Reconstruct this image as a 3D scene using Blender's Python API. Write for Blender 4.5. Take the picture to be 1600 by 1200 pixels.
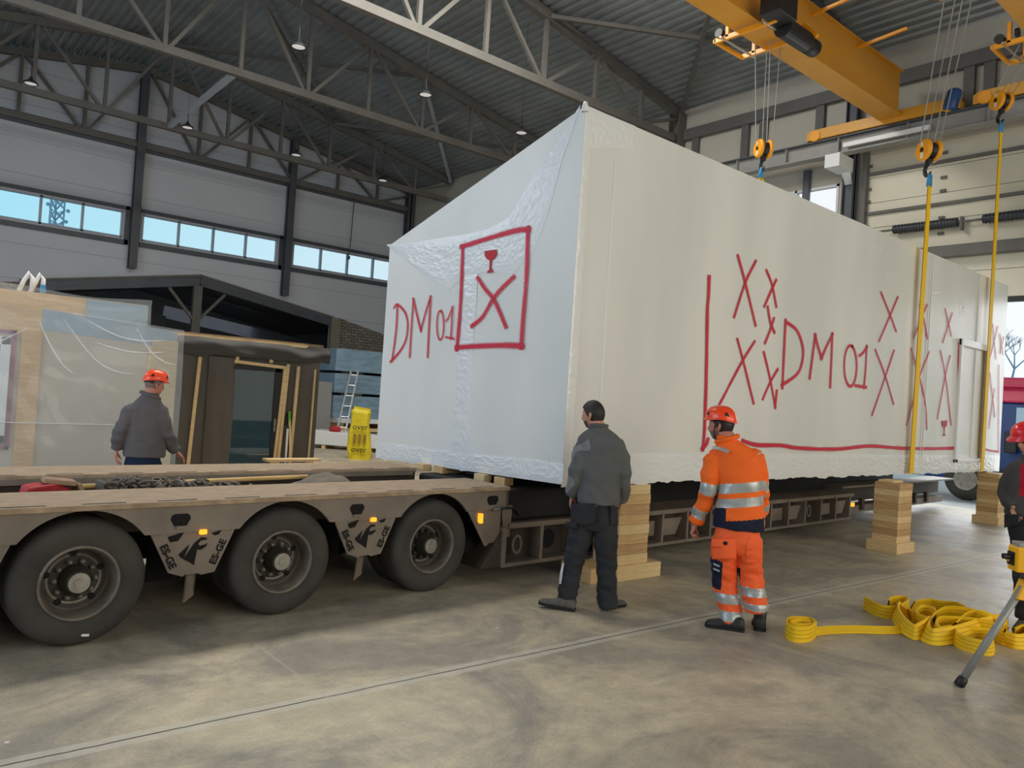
import bpy, bmesh, math, random
from mathutils import Vector, Matrix, noise
random.seed(7)
for o in list(bpy.data.objects): bpy.data.objects.remove(o)
SC = bpy.context.scene
COL = SC.collection
# ---------------------------------------------------------------- camera
CAMZ = 1.78; FPX = 1195.3
YAW, PITCH, ROLL = 0.8696629, 0.01480928, 0.06461308
_f = Vector((math.cos(PITCH)*math.cos(YAW), math.cos(PITCH)*math.sin(YAW), math.sin(PITCH)))
_r = _f.cross(Vector((0, 0, 1))).normalized(); _u = _r.cross(_f)
CR = _r*math.cos(ROLL) + _u*math.sin(ROLL); CU = -_r*math.sin(ROLL) + _u*math.cos(ROLL); CF = _f
CAMP = Vector((0, 0, CAMZ))
cam_d = bpy.data.cameras.new('camera'); cam = bpy.data.objects.new('camera', cam_d); COL.objects.link(cam)
cam_d.sensor_width = 36; cam_d.lens = FPX/1600*36; cam_d.clip_end = 400
m = Matrix((CR, CU, -CF)).transposed().to_4x4(); m.translation = CAMP; cam.matrix_world = m
SC.camera = cam
# ---------------------------------------------------------------- sky
W = bpy.data.worlds.new('sky'); SC.world = W; W.use_nodes = True
nt = W.node_tree; nt.nodes.clear()
wo = nt.nodes.new('ShaderNodeOutputWorld'); bg = nt.nodes.new('ShaderNodeBackground')
tc = nt.nodes.new('ShaderNodeTexCoord'); sx = nt.nodes.new('ShaderNodeSeparateXYZ'); rp = nt.nodes.new('ShaderNodeValToRGB')
nt.links.new(tc.outputs['Generated'], sx.inputs[0]); nt.links.new(sx.outputs['X'], rp.inputs[0])
rp.color_ramp.elements[0].position = 0.1; rp.color_ramp.elements[0].color = (0.40, 0.83, 1.0, 1)
rp.color_ramp.elements[1].position = 0.85; rp.color_ramp.elements[1].color = (0.95, 1.0, 1.05, 1)
nt.links.new(rp.outputs[0], bg.inputs[0]); bg.inputs[1].default_value = 1.0; nt.links.new(bg.outputs[0], wo.inputs[0])
# ---------------------------------------------------------------- area lights standing in for daylight and hall light
def area(name, loc, target, sx, sy, power, col):
    d = bpy.data.lights.new(name, 'AREA'); d.shape = 'RECTANGLE'; d.size = sx; d.size_y = sy; d.energy = power; d.color = col
    o = bpy.data.objects.new(name, d); COL.objects.link(o); o.location = loc
    o.rotation_euler = (Vector(target)-Vector(loc)).to_track_quat('-Z', 'Y').to_euler(); return o
area('fill_left', (-4.0, 6.5, 3.2), (6, 6.5, 2.2), 6.5, 4.5, 305, (0.56, 0.76, 1.0))  # added cool area light for an assumed, unseen opening; the wall is closed
area('fill_front', (7, -8.4, 4.2), (8, 6, 1.8), 15, 5, 900, (1.0, 0.93, 0.80))  # added warm fill behind the camera; the front wall has no windows
area('roof_light', (6.5, 11.3, 11.6), (6.5, 11.3, 0), 9, 2.2, 1300, (1.0, 0.96, 0.88))  # added overhead area light under the closed ceiling, no skylight built
area('fill_left_high', (-4.0, 19, 7.0), (9, 22, 7.5), 16, 1.6, 480, (0.72, 0.86, 1.0))  # added to brighten far wall and roof; left wall has no windows
area('annex_fill', (9, 33, 3.4), (9, 34.5, 3.0), 8, 2.5, 35, (0.85, 0.93, 1.0))  # added fill so the annex is not black; no source seen there
area('daylight_gate_right', (19.2, 6.2, 2.6), (10, 4.5, 0.5), 5, 4, 220, (0.9, 0.95, 1.0))
SC.view_settings.view_transform = 'Standard'; SC.view_settings.look = 'None'
SC.view_settings.exposure = 0.0; SC.view_settings.gamma = 1.0; SC.view_settings.use_curve_mapping = False

# ---------------------------------------------------------------- helpers
def V(*a): return Vector(a)
def ray(x, y): return (CR*((x-800)/FPX) - CU*((y-600)/FPX) + CF)
def onz(x, y, z=0.0):
    d = ray(x, y); return CAMP + d*((z-CAMZ)/d.z)
def onx(x, y, X):
    d = ray(x, y); return CAMP + d*(X/d.x)
def ony(x, y, Y):
    d = ray(x, y); return CAMP + d*(Y/d.y)
def onp(x, y, p, n):
    d = ray(x, y); return CAMP + d*((p-CAMP).dot(n)/d.dot(n))
def lin(c):
    c = c/255.0
    return c/12.92 if c <= 0.04045 else ((c+0.055)/1.055)**2.4
def RGB(r, g, b): return (lin(r), lin(g), lin(b), 1)

class MB:
    def __init__(s): s.v = []; s.f = []; s.uv = []; s.mi = []; s.cm = 0
    def add(s, vs, fs, uv=None):
        n = len(s.v); s.v += [tuple(p) for p in vs]
        for i, f in enumerate(fs):
            s.f.append(tuple(n+k for k in f)); s.mi.append(s.cm)
            s.uv.append(uv[i] if uv else None)
        return s
    def box(s, c, d, rot=None):
        c = Vector(c); x, y, z = d[0]/2, d[1]/2, d[2]/2
        vs = [Vector(p) for p in ((-x,-y,-z),(x,-y,-z),(x,y,-z),(-x,y,-z),(-x,-y,z),(x,-y,z),(x,y,z),(-x,y,z))]
        if rot is not None:
            R = rot if isinstance(rot, Matrix) else Matrix.Rotation(rot, 3, 'Z')
            vs = [R @ v for v in vs]
        return s.add([c+v for v in vs], [(0,3,2,1),(4,5,6,7),(0,1,5,4),(1,2,6,5),(2,3,7,6),(3,0,4,7)])
    def bb(s, a, b):   # box from corner to corner
        a = Vector(a); b = Vector(b); return s.box((a+b)/2, [abs(b[i]-a[i]) for i in range(3)])
    def bar(s, p, q, w, h, up=(0,0,1)):
        p = Vector(p); q = Vector(q); d = (q-p).normalized(); up = Vector(up)
        if abs(d.dot(up)) > .98: up = Vector((0,1,0))
        a = d.cross(up).normalized()*(w/2); b = a.cross(d).normalized()*(h/2)
        vs = [p-a-b, p+a-b, p+a+b, p-a+b, q-a-b, q+a-b, q+a+b, q-a+b]
        return s.add(vs, [(3,2,1,0),(4,5,6,7),(0,1,5,4),(1,2,6,5),(2,3,7,6),(3,0,4,7)])
    def tube(s, pts, r, n=10, cap=True, closed=False):
        pts = [Vector(p) for p in pts]; rs = r if isinstance(r, (list, tuple)) else [r]*len(pts)
        vs = []; fs = []; ref = None; N = len(pts)
        for i, p in enumerate(pts):
            a = pts[i-1] if (i > 0 or closed) else p; b = pts[(i+1) % N] if (i < N-1 or closed) else p
            d = (b-a).normalized()
            if ref is None: ref = d.orthogonal().normalized()
            ref = (ref - d*ref.dot(d)).normalized(); w = d.cross(ref)
            for k in range(n):
                t = 2*math.pi*k/n; vs.append(p + (ref*math.cos(t)+w*math.sin(t))*rs[i])
        for i in range(N if closed else N-1):
            j = (i+1) % N
            for k in range(n): fs.append((i*n+k, i*n+(k+1)%n, j*n+(k+1)%n, j*n+k))
        if cap and not closed: fs += [tuple(range(n-1,-1,-1)), tuple(range((N-1)*n, N*n))]
        return s.add(vs, fs)
    def lathe(s, prof, c, ax=(0,0,1), n=32, cap=False):   # prof: (radius, height along ax)
        c = Vector(c); ax = Vector(ax).normalized(); a = ax.orthogonal().normalized(); b = ax.cross(a); vs = []; fs = []
        for r, h in prof:
            for k in range(n):
                t = 2*math.pi*k/n; vs.append(c+ax*h+(a*math.cos(t)+b*math.sin(t))*r)
        for i in range(len(prof)-1):
            for k in range(n): fs.append((i*n+k, i*n+(k+1)%n, (i+1)*n+(k+1)%n, (i+1)*n+k))
        if cap: fs += [tuple(range(n-1,-1,-1)), tuple(range((len(prof)-1)*n, len(prof)*n))]
        return s.add(vs, fs)
    def prism(s, poly, off):   # poly: list of 3D points, off: vector
        poly = [Vector(p) for p in poly]; off = Vector(off); n = len(poly)
        vs = poly+[p+off for p in poly]
        fs = [tuple(range(n-1,-1,-1)), tuple(range(n,2*n))]+[(i,(i+1)%n,n+(i+1)%n,n+i) for i in range(n)]
        return s.add(vs, fs)
    def grid(s, fn, nu, nv, uv=False):
        vs = [fn(i/nu, j/nv) for j in range(nv+1) for i in range(nu+1)]; fs = []; us = []
        for j in range(nv):
            for i in range(nu):
                a = j*(nu+1)+i; fs.append((a, a+1, a+nu+2, a+nu+1))
                us.append([(i/nu,j/nv),((i+1)/nu,j/nv),((i+1)/nu,(j+1)/nv),(i/nu,(j+1)/nv)])
        return s.add(vs, fs, us if uv else None)
    def ribbon(s, pts, w, nrm, ends=True):   # flat strip facing nrm, uv v across
        pts = [Vector(p) for p in pts]; nrm = Vector(nrm).normalized(); N = len(pts)
        ws = w if isinstance(w, (list, tuple)) else [w]*N
        if ends:
            pts = [pts[0]+(pts[0]-pts[1]).normalized()*ws[0]*.5]+pts+[pts[-1]+(pts[-1]-pts[-2]).normalized()*ws[-1]*.5]
            ws = [ws[0]]+list(ws)+[ws[-1]]; N += 2
        vs = []
        for i, p in enumerate(pts):
            d = (pts[min(i+1,N-1)]-pts[max(i-1,0)]).normalized(); a = nrm.cross(d).normalized()*(ws[i]/2)
            vs += [p-a, p+a]
        fs = []; us = []
        for i in range(N-1):
            fs.append((2*i, 2*i+1, 2*i+3, 2*i+2)); us.append([(i/(N-1),0),(i/(N-1),1),((i+1)/(N-1),1),((i+1)/(N-1),0)])
        return s.add(vs, fs, us)

def setmat(me, mat):
    for x in (mat if isinstance(mat, (list, tuple)) else [mat]): me.materials.append(x)
def obj(name, mb, mat, parent=None, smooth=False, bevel=0, seg=2, sub=0, autos=None):
    me = bpy.data.meshes.new(name); me.from_pydata(mb.v, [], mb.f)
    if any(u for u in mb.uv):
        ul = me.uv_layers.new(name='UVMap')
        for p, u in zip(me.polygons, mb.uv):
            if u:
                for li, c in zip(p.loop_indices, u): ul.data[li].uv = c
    for p, k in zip(me.polygons, mb.mi): p.material_index = k; p.use_smooth = smooth
    setmat(me, mat); me.update()
    o = bpy.data.objects.new(name, me); COL.objects.link(o)
    if parent is not None: hang(o, parent)
    if bevel:
        b = o.modifiers.new('bevel', 'BEVEL'); b.width = bevel; b.segments = seg; b.limit_method = 'ANGLE'; b.angle_limit = .6
    if sub:
        b = o.modifiers.new('sub', 'SUBSURF'); b.levels = sub; b.render_levels = sub
    if autos is not None:
        bm = bmesh.new(); bm.from_mesh(me)
        for e in bm.edges:
            if len(e.link_faces) == 2 and e.calc_face_angle(0) > autos: e.smooth = False
        for f in bm.faces: f.smooth = True
        bm.to_mesh(me); bm.free()
    return o
def wm(o):
    M = Matrix.LocRotScale(o.location, o.rotation_euler, o.scale)
    return (wm(o.parent) @ o.matrix_parent_inverse @ M) if o.parent else M
def hang(o, parent):      # shapes are modelled in world coordinates, then hung on their thing
    o.parent = parent; o.matrix_parent_inverse = wm(parent).inverted()
def thing(name, label, cat, loc=(0,0,0), group=None, rotz=0):
    o = bpy.data.objects.new(name, None); COL.objects.link(o); o.location = loc; o.rotation_euler = (0,0,rotz)
    o.empty_display_size = .2; return tag(o, label, cat, group)
def tag(o, label, cat, group=None):
    o['label'] = label; o['category'] = cat
    if group: o['group'] = group
    return o
def struct(name, mb, mat, **k):
    o = obj(name, mb, mat, **k); o['kind'] = 'structure'; return o
def dup(root, loc=None, label=None):
    r = root.copy(); COL.objects.link(r)
    if loc is not None: r.location = loc
    if label: r['label'] = label
    def rec(src, dst):
        for ch in src.children:
            c = ch.copy(); COL.objects.link(c); c.parent = dst; rec(ch, c)
    rec(root, r); return r
def text(name, s, size, M, mat, parent, depth=.002, sxy=(1,1), bold=0):   # lettering as mesh in the plane of matrix M
    cu = bpy.data.curves.new(name, 'FONT'); cu.body = s; cu.size = size; cu.extrude = depth; cu.align_x = 'CENTER'; cu.align_y = 'CENTER'; cu.resolution_u = 3; cu.offset = bold
    t = bpy.data.objects.new(name, cu); COL.objects.link(t)
    dg = bpy.context.evaluated_depsgraph_get(); me = bpy.data.meshes.new_from_object(t.evaluated_get(dg))
    bpy.data.objects.remove(t); me.name = name
    S = Matrix.Diagonal((sxy[0], sxy[1], 1, 1)); me.transform(M @ S); me.materials.clear(); me.materials.append(mat)
    o = bpy.data.objects.new(name, me); COL.objects.link(o); hang(o, parent); return o
def basis(o, x, n):   # matrix with local x along x, z along n
    n = Vector(n).normalized(); x = Vector(x); x = (x-n*x.dot(n)).normalized(); y = n.cross(x)
    M = Matrix((x, y, n)).transposed().to_4x4(); M.translation = o; return M

# ---------------------------------------------------------------- materials
def mat(name, col, rough=.6, metal=0, var=.0, vscale=3, col2=None, bump=0, bscale=20, bdist=.01, spec=.5, emit=None, est=1, stretch=None, detail=5, coat=0, lines=None):
    m = bpy.data.materials.new(name); m.use_nodes = True; t = m.node_tree; b = t.nodes['Principled BSDF']
    b.inputs['Base Color'].default_value = col; b.inputs['Roughness'].default_value = rough; b.inputs['Metallic'].default_value = metal
    b.inputs['Specular IOR Level'].default_value = spec; b.inputs['Coat Weight'].default_value = coat
    if emit: b.inputs['Emission Color'].default_value = emit; b.inputs['Emission Strength'].default_value = est
    L = t.links; N = t.nodes
    tcn = N.new('ShaderNodeTexCoord'); co = tcn.outputs['Object']
    if stretch:
        mp = N.new('ShaderNodeMapping'); mp.inputs['Scale'].default_value = stretch; L.new(co, mp.inputs[0]); co = mp.outputs[0]
    if var or col2:
        nz = N.new('ShaderNodeTexNoise'); nz.inputs['Scale'].default_value = vscale; nz.inputs['Detail'].default_value = detail; nz.inputs['Roughness'].default_value = .6
        L.new(co, nz.inputs['Vector']); r = N.new('ShaderNodeValToRGB'); L.new(nz.outputs['Fac'], r.inputs[0])
        if col2 is None:
            c2 = tuple(c*(1-var) for c in col[:3])+(1,); c1 = tuple(min(1, c*(1+var*.6)) for c in col[:3])+(1,)
        else: c1, c2 = col, col2
        r.color_ramp.elements[0].position = .33; r.color_ramp.elements[0].color = c2; r.color_ramp.elements[1].position = .67; r.color_ramp.elements[1].color = c1
        L.new(r.outputs[0], b.inputs['Base Color'])
    if lines:   # thin dark joints every `lines` metres up the wall
        ax, per, wd, dark = lines
        s = N.new('ShaderNodeSeparateXYZ'); L.new(tcn.outputs['Object'], s.inputs[0])
        md = N.new('ShaderNodeMath'); md.operation = 'MODULO'; L.new(s.outputs[ax], md.inputs[0]); md.inputs[1].default_value = per
        lt = N.new('ShaderNodeMath'); lt.operation = 'LESS_THAN'; L.new(md.outputs[0], lt.inputs[0]); lt.inputs[1].default_value = wd
        mx = N.new('ShaderNodeMix'); mx.data_type = 'RGBA'; L.new(lt.outputs[0], mx.inputs[0])
        src = b.inputs['Base Color'].links[0].from_socket if b.inputs['Base Color'].links else None
        if src: L.new(src, mx.inputs[6])
        else: mx.inputs[6].default_value = col
        mx.inputs[7].default_value = tuple(c*dark for c in col[:3])+(1,); L.new(mx.outputs[2], b.inputs['Base Color'])
    if bump:
        nb = N.new('ShaderNodeTexNoise'); nb.inputs['Scale'].default_value = bscale; nb.inputs['Detail'].default_value = 4; L.new(co, nb.inputs['Vector'])
        bp = N.new('ShaderNodeBump'); bp.inputs['Strength'].default_value = bump; bp.inputs['Distance'].default_value = bdist
        L.new(nb.outputs['Fac'], bp.inputs['Height']); L.new(bp.outputs[0], b.inputs['Normal'])
    return m
def film(name, tint, alpha, rough=.12):
    m = bpy.data.materials.new(name); m.use_nodes = True; t = m.node_tree; N = t.nodes; L = t.links
    b = N['Principled BSDF']; b.inputs['Base Color'].default_value = tint; b.inputs['Roughness'].default_value = rough
    tr = N.new('ShaderNodeBsdfTransparent'); mx = N.new('ShaderNodeMixShader'); mx.inputs[0].default_value = alpha
    L.new(tr.outputs[0], mx.inputs[1]); L.new(b.outputs[0], mx.inputs[2]); L.new(mx.outputs[0], N['Material Output'].inputs[0]); return m
# ================================================================ setting
XW, YW = 18.0, 29.0
def roofz(x): return 12.42-.172*abs(x-6.9)
M_steel = mat('grey_painted_steel', RGB(108,106,102), .7, var=.12, vscale=2, spec=.25)
M_dsteel = mat('dark_grey_steel', RGB(78,82,90), .5, var=.12, vscale=2)
M_panel = mat('wall_panel_back', RGB(196,201,210), .6, var=.05, vscale=.4, lines=(2, 1.12, .02, .6))
M_panelr = mat('wall_panel_right', RGB(186,182,170), .6, var=.05, vscale=.5)
M_roof = mat('corrugated_roof', RGB(156,162,164), .36, .45, var=.2, vscale=.7)
M_glass = film('window_glass', (1,1,1,1), .06, .03)
M_frame = mat('pale_window_frame', RGB(170,176,188), .5)  # pale bluish colour stands in for the window glare around the panes
M_white = mat('white_frame', RGB(225,228,230), .4)
def floor_mat():
    m = mat('polished_concrete', RGB(170,160,140), .42, bump=.1, bscale=60, bdist=.004); t = m.node_tree; N = t.nodes; L = t.links; b = N['Principled BSDF']
    tcn = N.new('ShaderNodeTexCoord'); co = tcn.outputs['Object']
    def nz(sc, d=6, r=.6, dis=0):
        n = N.new('ShaderNodeTexNoise'); n.inputs['Scale'].default_value = sc; n.inputs['Detail'].default_value = d; n.inputs['Roughness'].default_value = r; n.inputs['Distortion'].default_value = dis
        L.new(co, n.inputs['Vector']); return n.outputs['Fac']
    def ramp(f, p0, c0, p1, c1):
        r = N.new('ShaderNodeValToRGB'); L.new(f, r.inputs[0]); e = r.color_ramp.elements; e[0].position = p0; e[0].color = c0; e[1].position = p1; e[1].color = c1; return r.outputs[0]
    def mix(f, a, c, mode='MIX'):
        x = N.new('ShaderNodeMix'); x.data_type = 'RGBA'; x.blend_type = mode
        for s, k in ((f, 0), (a, 6), (c, 7)):
            if hasattr(s, 'links'): L.new(s, x.inputs[k])
            else: x.inputs[k].default_value = s
        return x.outputs[2]
    base = ramp(nz(.8, 10, .68, 1.1), .40, RGB(160,152,138), .60, RGB(208,194,166))
    fine = ramp(nz(7, 8, .7), (.3), (.74,.74,.75,1), .7, (1.05,1.05,1.05,1)); c = mix(1.0, base, fine, 'MULTIPLY')
    gr = ramp(nz(55, 6, .75), .3, (.8,.8,.8,1), .7, (1.12,1.12,1.12,1)); c = mix(1.0, c, gr, 'MULTIPLY')
    mp = N.new('ShaderNodeMapping'); mp.inputs['Scale'].default_value = (.35,3.2,1); mp.inputs['Rotation'].default_value = (0,0,.18); L.new(co, mp.inputs[0]); n3 = N.new('ShaderNodeTexNoise'); n3.inputs['Scale'].default_value = 2.4; n3.inputs['Detail'].default_value = 8; n3.inputs['Roughness'].default_value = .72; L.new(mp.outputs[0], n3.inputs[0])
    sc = ramp(n3.outputs['Fac'], .36, (.85,.85,.86,1), .6, (1.06,1.05,1.03,1)); c = mix(.4, c, sc, 'MULTIPLY')
    vo = N.new('ShaderNodeTexVoronoi'); vo.inputs['Scale'].default_value = 2.2; L.new(co, vo.inputs['Vector'])
    spots = ramp(vo.outputs['Distance'], .018, (1,1,1,1), .03, (0,0,0,1)); c = mix(spots, c, RGB(226,218,200))
    s = N.new('ShaderNodeSeparateXYZ'); L.new(co, s.inputs[0])
    def mth(op, a, bb):
        n = N.new('ShaderNodeMath'); n.operation = op
        for q, k in ((a,0),(bb,1)):
            if hasattr(q, 'links'): L.new(q, n.inputs[k])
            else: n.inputs[k].default_value = q
        return n.outputs[0]
    # sealed expansion joint running along the hall, with a dark gap in the middle
    yy = mth('ADD', s.outputs[1], mth('MULTIPLY', s.outputs[0], .024)); wob = mth('MULTIPLY', mth('SUBTRACT', nz(3, 3), .5), .03)
    d = mth('ABSOLUTE', mth('SUBTRACT', mth('ADD', yy, wob), 4.0), 0)
    c = mix(mth('MULTIPLY', mth('LESS_THAN', d, .065), mth('ADD', .15, mth('MULTIPLY', nz(9, 5), .75))), c, RGB(202,196,182)); c = mix(mth('LESS_THAN', d, .006), c, RGB(70,66,60))
    d2 = mth('ABSOLUTE', mth('SUBTRACT', mth('MODULO', mth('ADD', s.outputs[0], 3.92), 6.0), 0.03), 0)   # saw cuts across
    c = mix(mth('MULTIPLY', mth('LESS_THAN', d2, .012), .35), c, RGB(190,180,158))
    L.new(c, b.inputs['Base Color'])
    rr = N.new('ShaderNodeMapRange'); L.new(nz(2.2, 5), rr.inputs[0]); rr.inputs[3].default_value = .3; rr.inputs[4].default_value = .6; L.new(rr.outputs[0], b.inputs['Roughness'])
    return m
fl = MB().bb((-4.4,-9,-.2), (18.1,40,0)); struct('floor', fl, floor_mat())
struct('ground_outside', MB().bb((18.1,-20,-.22), (90,110,-.02)), mat('wet_yard', RGB(150,148,145), .5, var=.2, vscale=.6))
struct('ground_back', MB().bb((-60,40,-.22), (18.1,110,-.02)), mat('yard_grass', RGB(110,112,90), .9, var=.2))
# back wall
P = lambda *q: [(x, YW, z) for x, z in q]
bw = MB(); off = (0,.16,0)
bw.prism(P((-4.2,0),(3.7,0),(3.7,4.38),(-4.2,4.38)), off); bw.prism(P((14.5,0),(18,0),(18,4.46),(14.5,4.46)), off)
bw.prism(P((-4.2,4.38),(3.7,4.38),(9.16,5.38),(9.16,6.34),(-4.2,6.34)), off); bw.prism(P((9.16,5.38),(14.5,4.46),(18,4.46),(18,6.34),(9.16,6.34)), off)
WIN = [(1.6,6.45), (7.1,12.0), (12.67,17.5)]
xs = [-4.2]+[q for w in WIN for q in w]+[18]
for i in range(0, len(xs), 2): bw.bb((xs[i],YW,6.34), (xs[i+1],YW+.16,7.28))
bw.prism(P((-4.2,7.28),(6.9,7.28),(6.9,12.4),(-4.2,roofz(-4.2))), off); bw.prism(P((6.9,7.28),(18,7.28),(18,roofz(18)),(6.9,12.4)), off)
struct('wall_back', bw, M_panel)
for i, (a, b) in enumerate(WIN):
    w = MB()
    for z in (6.34, 7.22): w.bb((a,YW-.02,z), (b,YW+.12,z+.06))
    n = 4
    for k in range(n+1):
        x = a+(b-a)*k/n; w.bb((x-.035,YW-.02,6.34), (x+.035,YW+.12,7.28))
    f = struct('window_%d' % (i+1), w, M_frame)
    for k in range(n):
        x = a+(b-a)*k/n; obj('window_pane', MB().bb((x+.035,YW+.05,6.40), (x+(b-a)/n-.035,YW+.06,7.22)), M_glass, f)
    t = MB(); t.bb((a-.2,YW-.09,6.12), (b+.2,YW,6.28)); t.bb((a-.2,YW-.09,7.32), (b+.2,YW,7.44)); t.bb((a-.2,YW-.09,6.12), (a-.08,YW,7.44)); t.bb((b+.08,YW-.09,6.12), (b+.2,YW,7.44))
    struct('trim_%d' % (i+1), t, M_dsteel)
# brick parts of the back wall
def brick_mat():
    m = mat('pale_brick', RGB(150,145,135), .8); t = m.node_tree; N = t.nodes; L = t.links
    tcn = N.new('ShaderNodeTexCoord'); s = N.new('ShaderNodeSeparateXYZ'); cb = N.new('ShaderNodeCombineXYZ'); br = N.new('ShaderNodeTexBrick')
    L.new(tcn.outputs['Object'], s.inputs[0]); L.new(s.outputs[0], cb.inputs[0]); L.new(s.outputs[2], cb.inputs[1]); L.new(cb.outputs[0], br.inputs[0])
    br.inputs['Color1'].default_value = RGB(150,142,130); br.inputs['Color2'].default_value = RGB(122,116,108); br.inputs['Mortar'].default_value = RGB(80,78,76)
    br.inputs['Scale'].default_value = 1; br.inputs['Brick Width'].default_value = .3; br.inputs['Row Height'].default_value = .12; br.inputs['Mortar Size'].default_value = .015
    L.new(br.outputs[0], N['Principled BSDF'].inputs['Base Color']); return m
MBK = brick_mat()
bk = MB().prism([(14.82,YW-.06,0),(17.9,YW-.06,0),(17.9,YW-.06,3.86),(14.82,YW-.06,4.52)], (0,.06,0)); struct('trim_4', bk, MBK)
struct('trim_5', MB().prism([(-1,YW-.06,0),(3.6,YW-.06,0),(3.6,YW-.06,4.4),(-1,YW-.06,3.6)], (0,.06,0)), MBK)
# low annex behind the back wall
ax = MB(); ax.prism([(2,38,0),(17,38,0),(17,38,4.25),(9.16,38,5.62),(2,38,4.25)],(0,.2,0)); ax.bb((2,29.2,0),(2.2,38,4.2)); ax.bb((16.8,29.2,0),(17,38,4.2)); struct('wall_annex', ax, mat('annex_wall', RGB(84,86,90), .8, var=.15, vscale=.5))
ar = MB(); ar.prism([(2,29.17,4.12),(9.16,29.17,5.5),(17,29.17,4.12),(17,29.17,4.3),(9.16,29.17,5.7),(2,29.17,4.3)], (0,9,0)); struct('ceiling_annex', ar, mat('annex_roof', RGB(62,66,72), .6, var=.15))
# right wall with the gate opening and a window
rw = MB()
def yz(y0, z0, y1, z1): rw.bb((XW,y0,z0), (XW+.16,y1,z1))
yz(-9,0,2.6,8.05); yz(8.7,0,9.34,8.05); yz(9.34,0,14,5.6); yz(9.34,7.5,14,8.05); yz(14,0,29,8.05); yz(-9,8.05,29,roofz(18))
struct('wall_right', rw, M_panelr)
wf = MB()
for z in (5.6, 7.44): wf.bb((XW-.02,9.34,z), (XW+.1,14,z+.06))
for y in (9.34,10.45,11.6,12.8,13.94): wf.bb((XW-.02,y,5.6), (XW+.1,y+.06,7.5))
f = struct('window_4', wf, M_white)
for y in (9.4,10.51,11.66,12.86): obj('window_pane', MB().bb((XW+.04,y,5.66), (XW+.05,y+1.1,7.44)), M_glass, f)
struct('wall_left', MB().bb((-4.36,-9,0), (-4.2,29,roofz(-4.2))), M_panel)
struct('wall_front', MB().bb((-4.2,-9.2,0), (18,-9,9.5)), M_panel)
# roof deck: trapezoidal ribs running along the hall
rd = MB(); xs = []; x = -4.5
while x < 18.3: xs += [(x,0),(x+.10,0),(x+.13,.055),(x+.22,.055)]; x += .25
vs = []; fs = []
for x, h in xs: vs += [(x,-9,roofz(x)+h), (x,29.2,roofz(x)+h)]
for i in range(len(xs)-1): fs.append((2*i,2*i+1,2*i+3,2*i+2))
rd.add(vs, fs); rd.prism([(-4.5,-9,roofz(-4.5)+.07),(6.9,-9,12.49),(18.3,-9,roofz(18.3)+.07),(18.3,-9,roofz(18.3)+.2),(6.9,-9,12.7),(-4.5,-9,roofz(-4.5)+.2)], (0,38.2,0))
struct('ceiling', rd, M_roof)

# ================================================================ steelwork
def truss(Y, label, mt):
    t = thing('roof_truss', label, 'roof truss', (6.9,Y,9.5), 'steel roof trusses spanning the hall')
    tz = lambda x: roofz(x)-.16
    obj('bottom_chord', MB().bar((-4.1,Y,9.6), (17.7,Y,9.6), .16, .2), mt, t)
    obj('top_chord', MB().bar((-4.1,Y,tz(-4.1)), (6.9,Y,tz(6.9)), .18, .24).bar((6.9,Y,tz(6.9)), (17.9,Y,tz(17.9)), .18, .24), mt, t)
    for k in range(-5, 6):
        x = 6.9+1.85*k; obj('vertical_strut', MB().bar((x,Y,9.65), (x,Y,tz(x)), .1, .1), mt, t)
    for k in range(-6, 6):
        a, b = 6.9+1.85*k, 6.9+1.85*(k+1)
        ev = k % 2 == 0
        p, q = ((a+.12,Y,tz(a)-.1), (b-.12,Y,9.68)) if ev else ((a+.12,Y,9.68), (b-.12,Y,tz(b)-.1))
        obj('diagonal_strut', MB().bar(p, q, .09, .09), mt, t)
    return t
truss(28.8, 'roof truss against the far wall, above the ribbon windows', M_steel)
truss(25.9, 'second roof truss from the far wall, next to the wall truss', M_steel)
truss(19.8, 'middle roof truss, one lamp row behind it and one in front', M_steel)
truss(14.3, 'roof truss passing just behind the peak of the white module', M_steel)
truss(8.85, 'roof truss mostly hidden behind the yellow crane girder', M_steel)
M_lit = mat('lit_strut', RGB(196,202,208), .35, .3)  # paler steel for struts catching light; the brightness is in the colour
def brace(p, q, label, w=.1, mt=None):
    o = obj('roof_brace', MB().bar(p, q, w, w), mt or M_steel); tag(o, label, 'roof brace', 'roof bracing between trusses')
zc = lambda x: roofz(x)-.2
brace((6.8,19.8,9.6), (6.9,25.8,9.6), 'bright level strut joining the bottom chords of two trusses near a lamp', .13, M_lit)
brace((6.95,25.8,zc(7)), (12.3,19.9,zc(12.3)), 'roof brace falling from the ridge toward the middle truss')
brace((6.95,19.9,zc(7)), (12.4,25.8,zc(12.4)), 'roof brace crossing under the ridge bay in front of the far trusses')
brace((12.5,19.9,zc(12.5)), (17.8,25.8,zc(17.8)), 'bright roof brace running down to the far right corner', .11, M_lit)
brace((12.5,25.8,zc(12.5)), (17.8,19.9,zc(17.8)), 'dim roof brace low in the far right roof bay')
brace((12.5,14.2,zc(12.5)), (17.8,8.95,zc(17.8)), 'pale roof brace passing behind the left end of the crane girder')
brace((17.8,14.2,zc(17.8)), (12.5,8.95,zc(12.5)), 'roof brace rising steeply from the column beside the crane wall')
def column(x, y, z0, z1, label, w=.26, d=.26, mt=None):
    o = obj('steel_column', MB().bb((x-w/2,y-d/2,z0), (x+w/2,y-d/2+.02,z1)).bb((x-w/2,y+d/2-.02,z0), (x+w/2,y+d/2,z1)).bb((x-.03,y-d/2,z0), (x+.03,y+d/2,z1)), mt or M_dsteel)
    tag(o, label, 'column', 'steel columns of the hall walls')
column(1.3, 28.75, 4.5, 11.1, 'steel column left of the left ribbon window')
column(6.8, 28.75, 5.3, 12.1, 'steel column between the left and middle ribbon windows')
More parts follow.
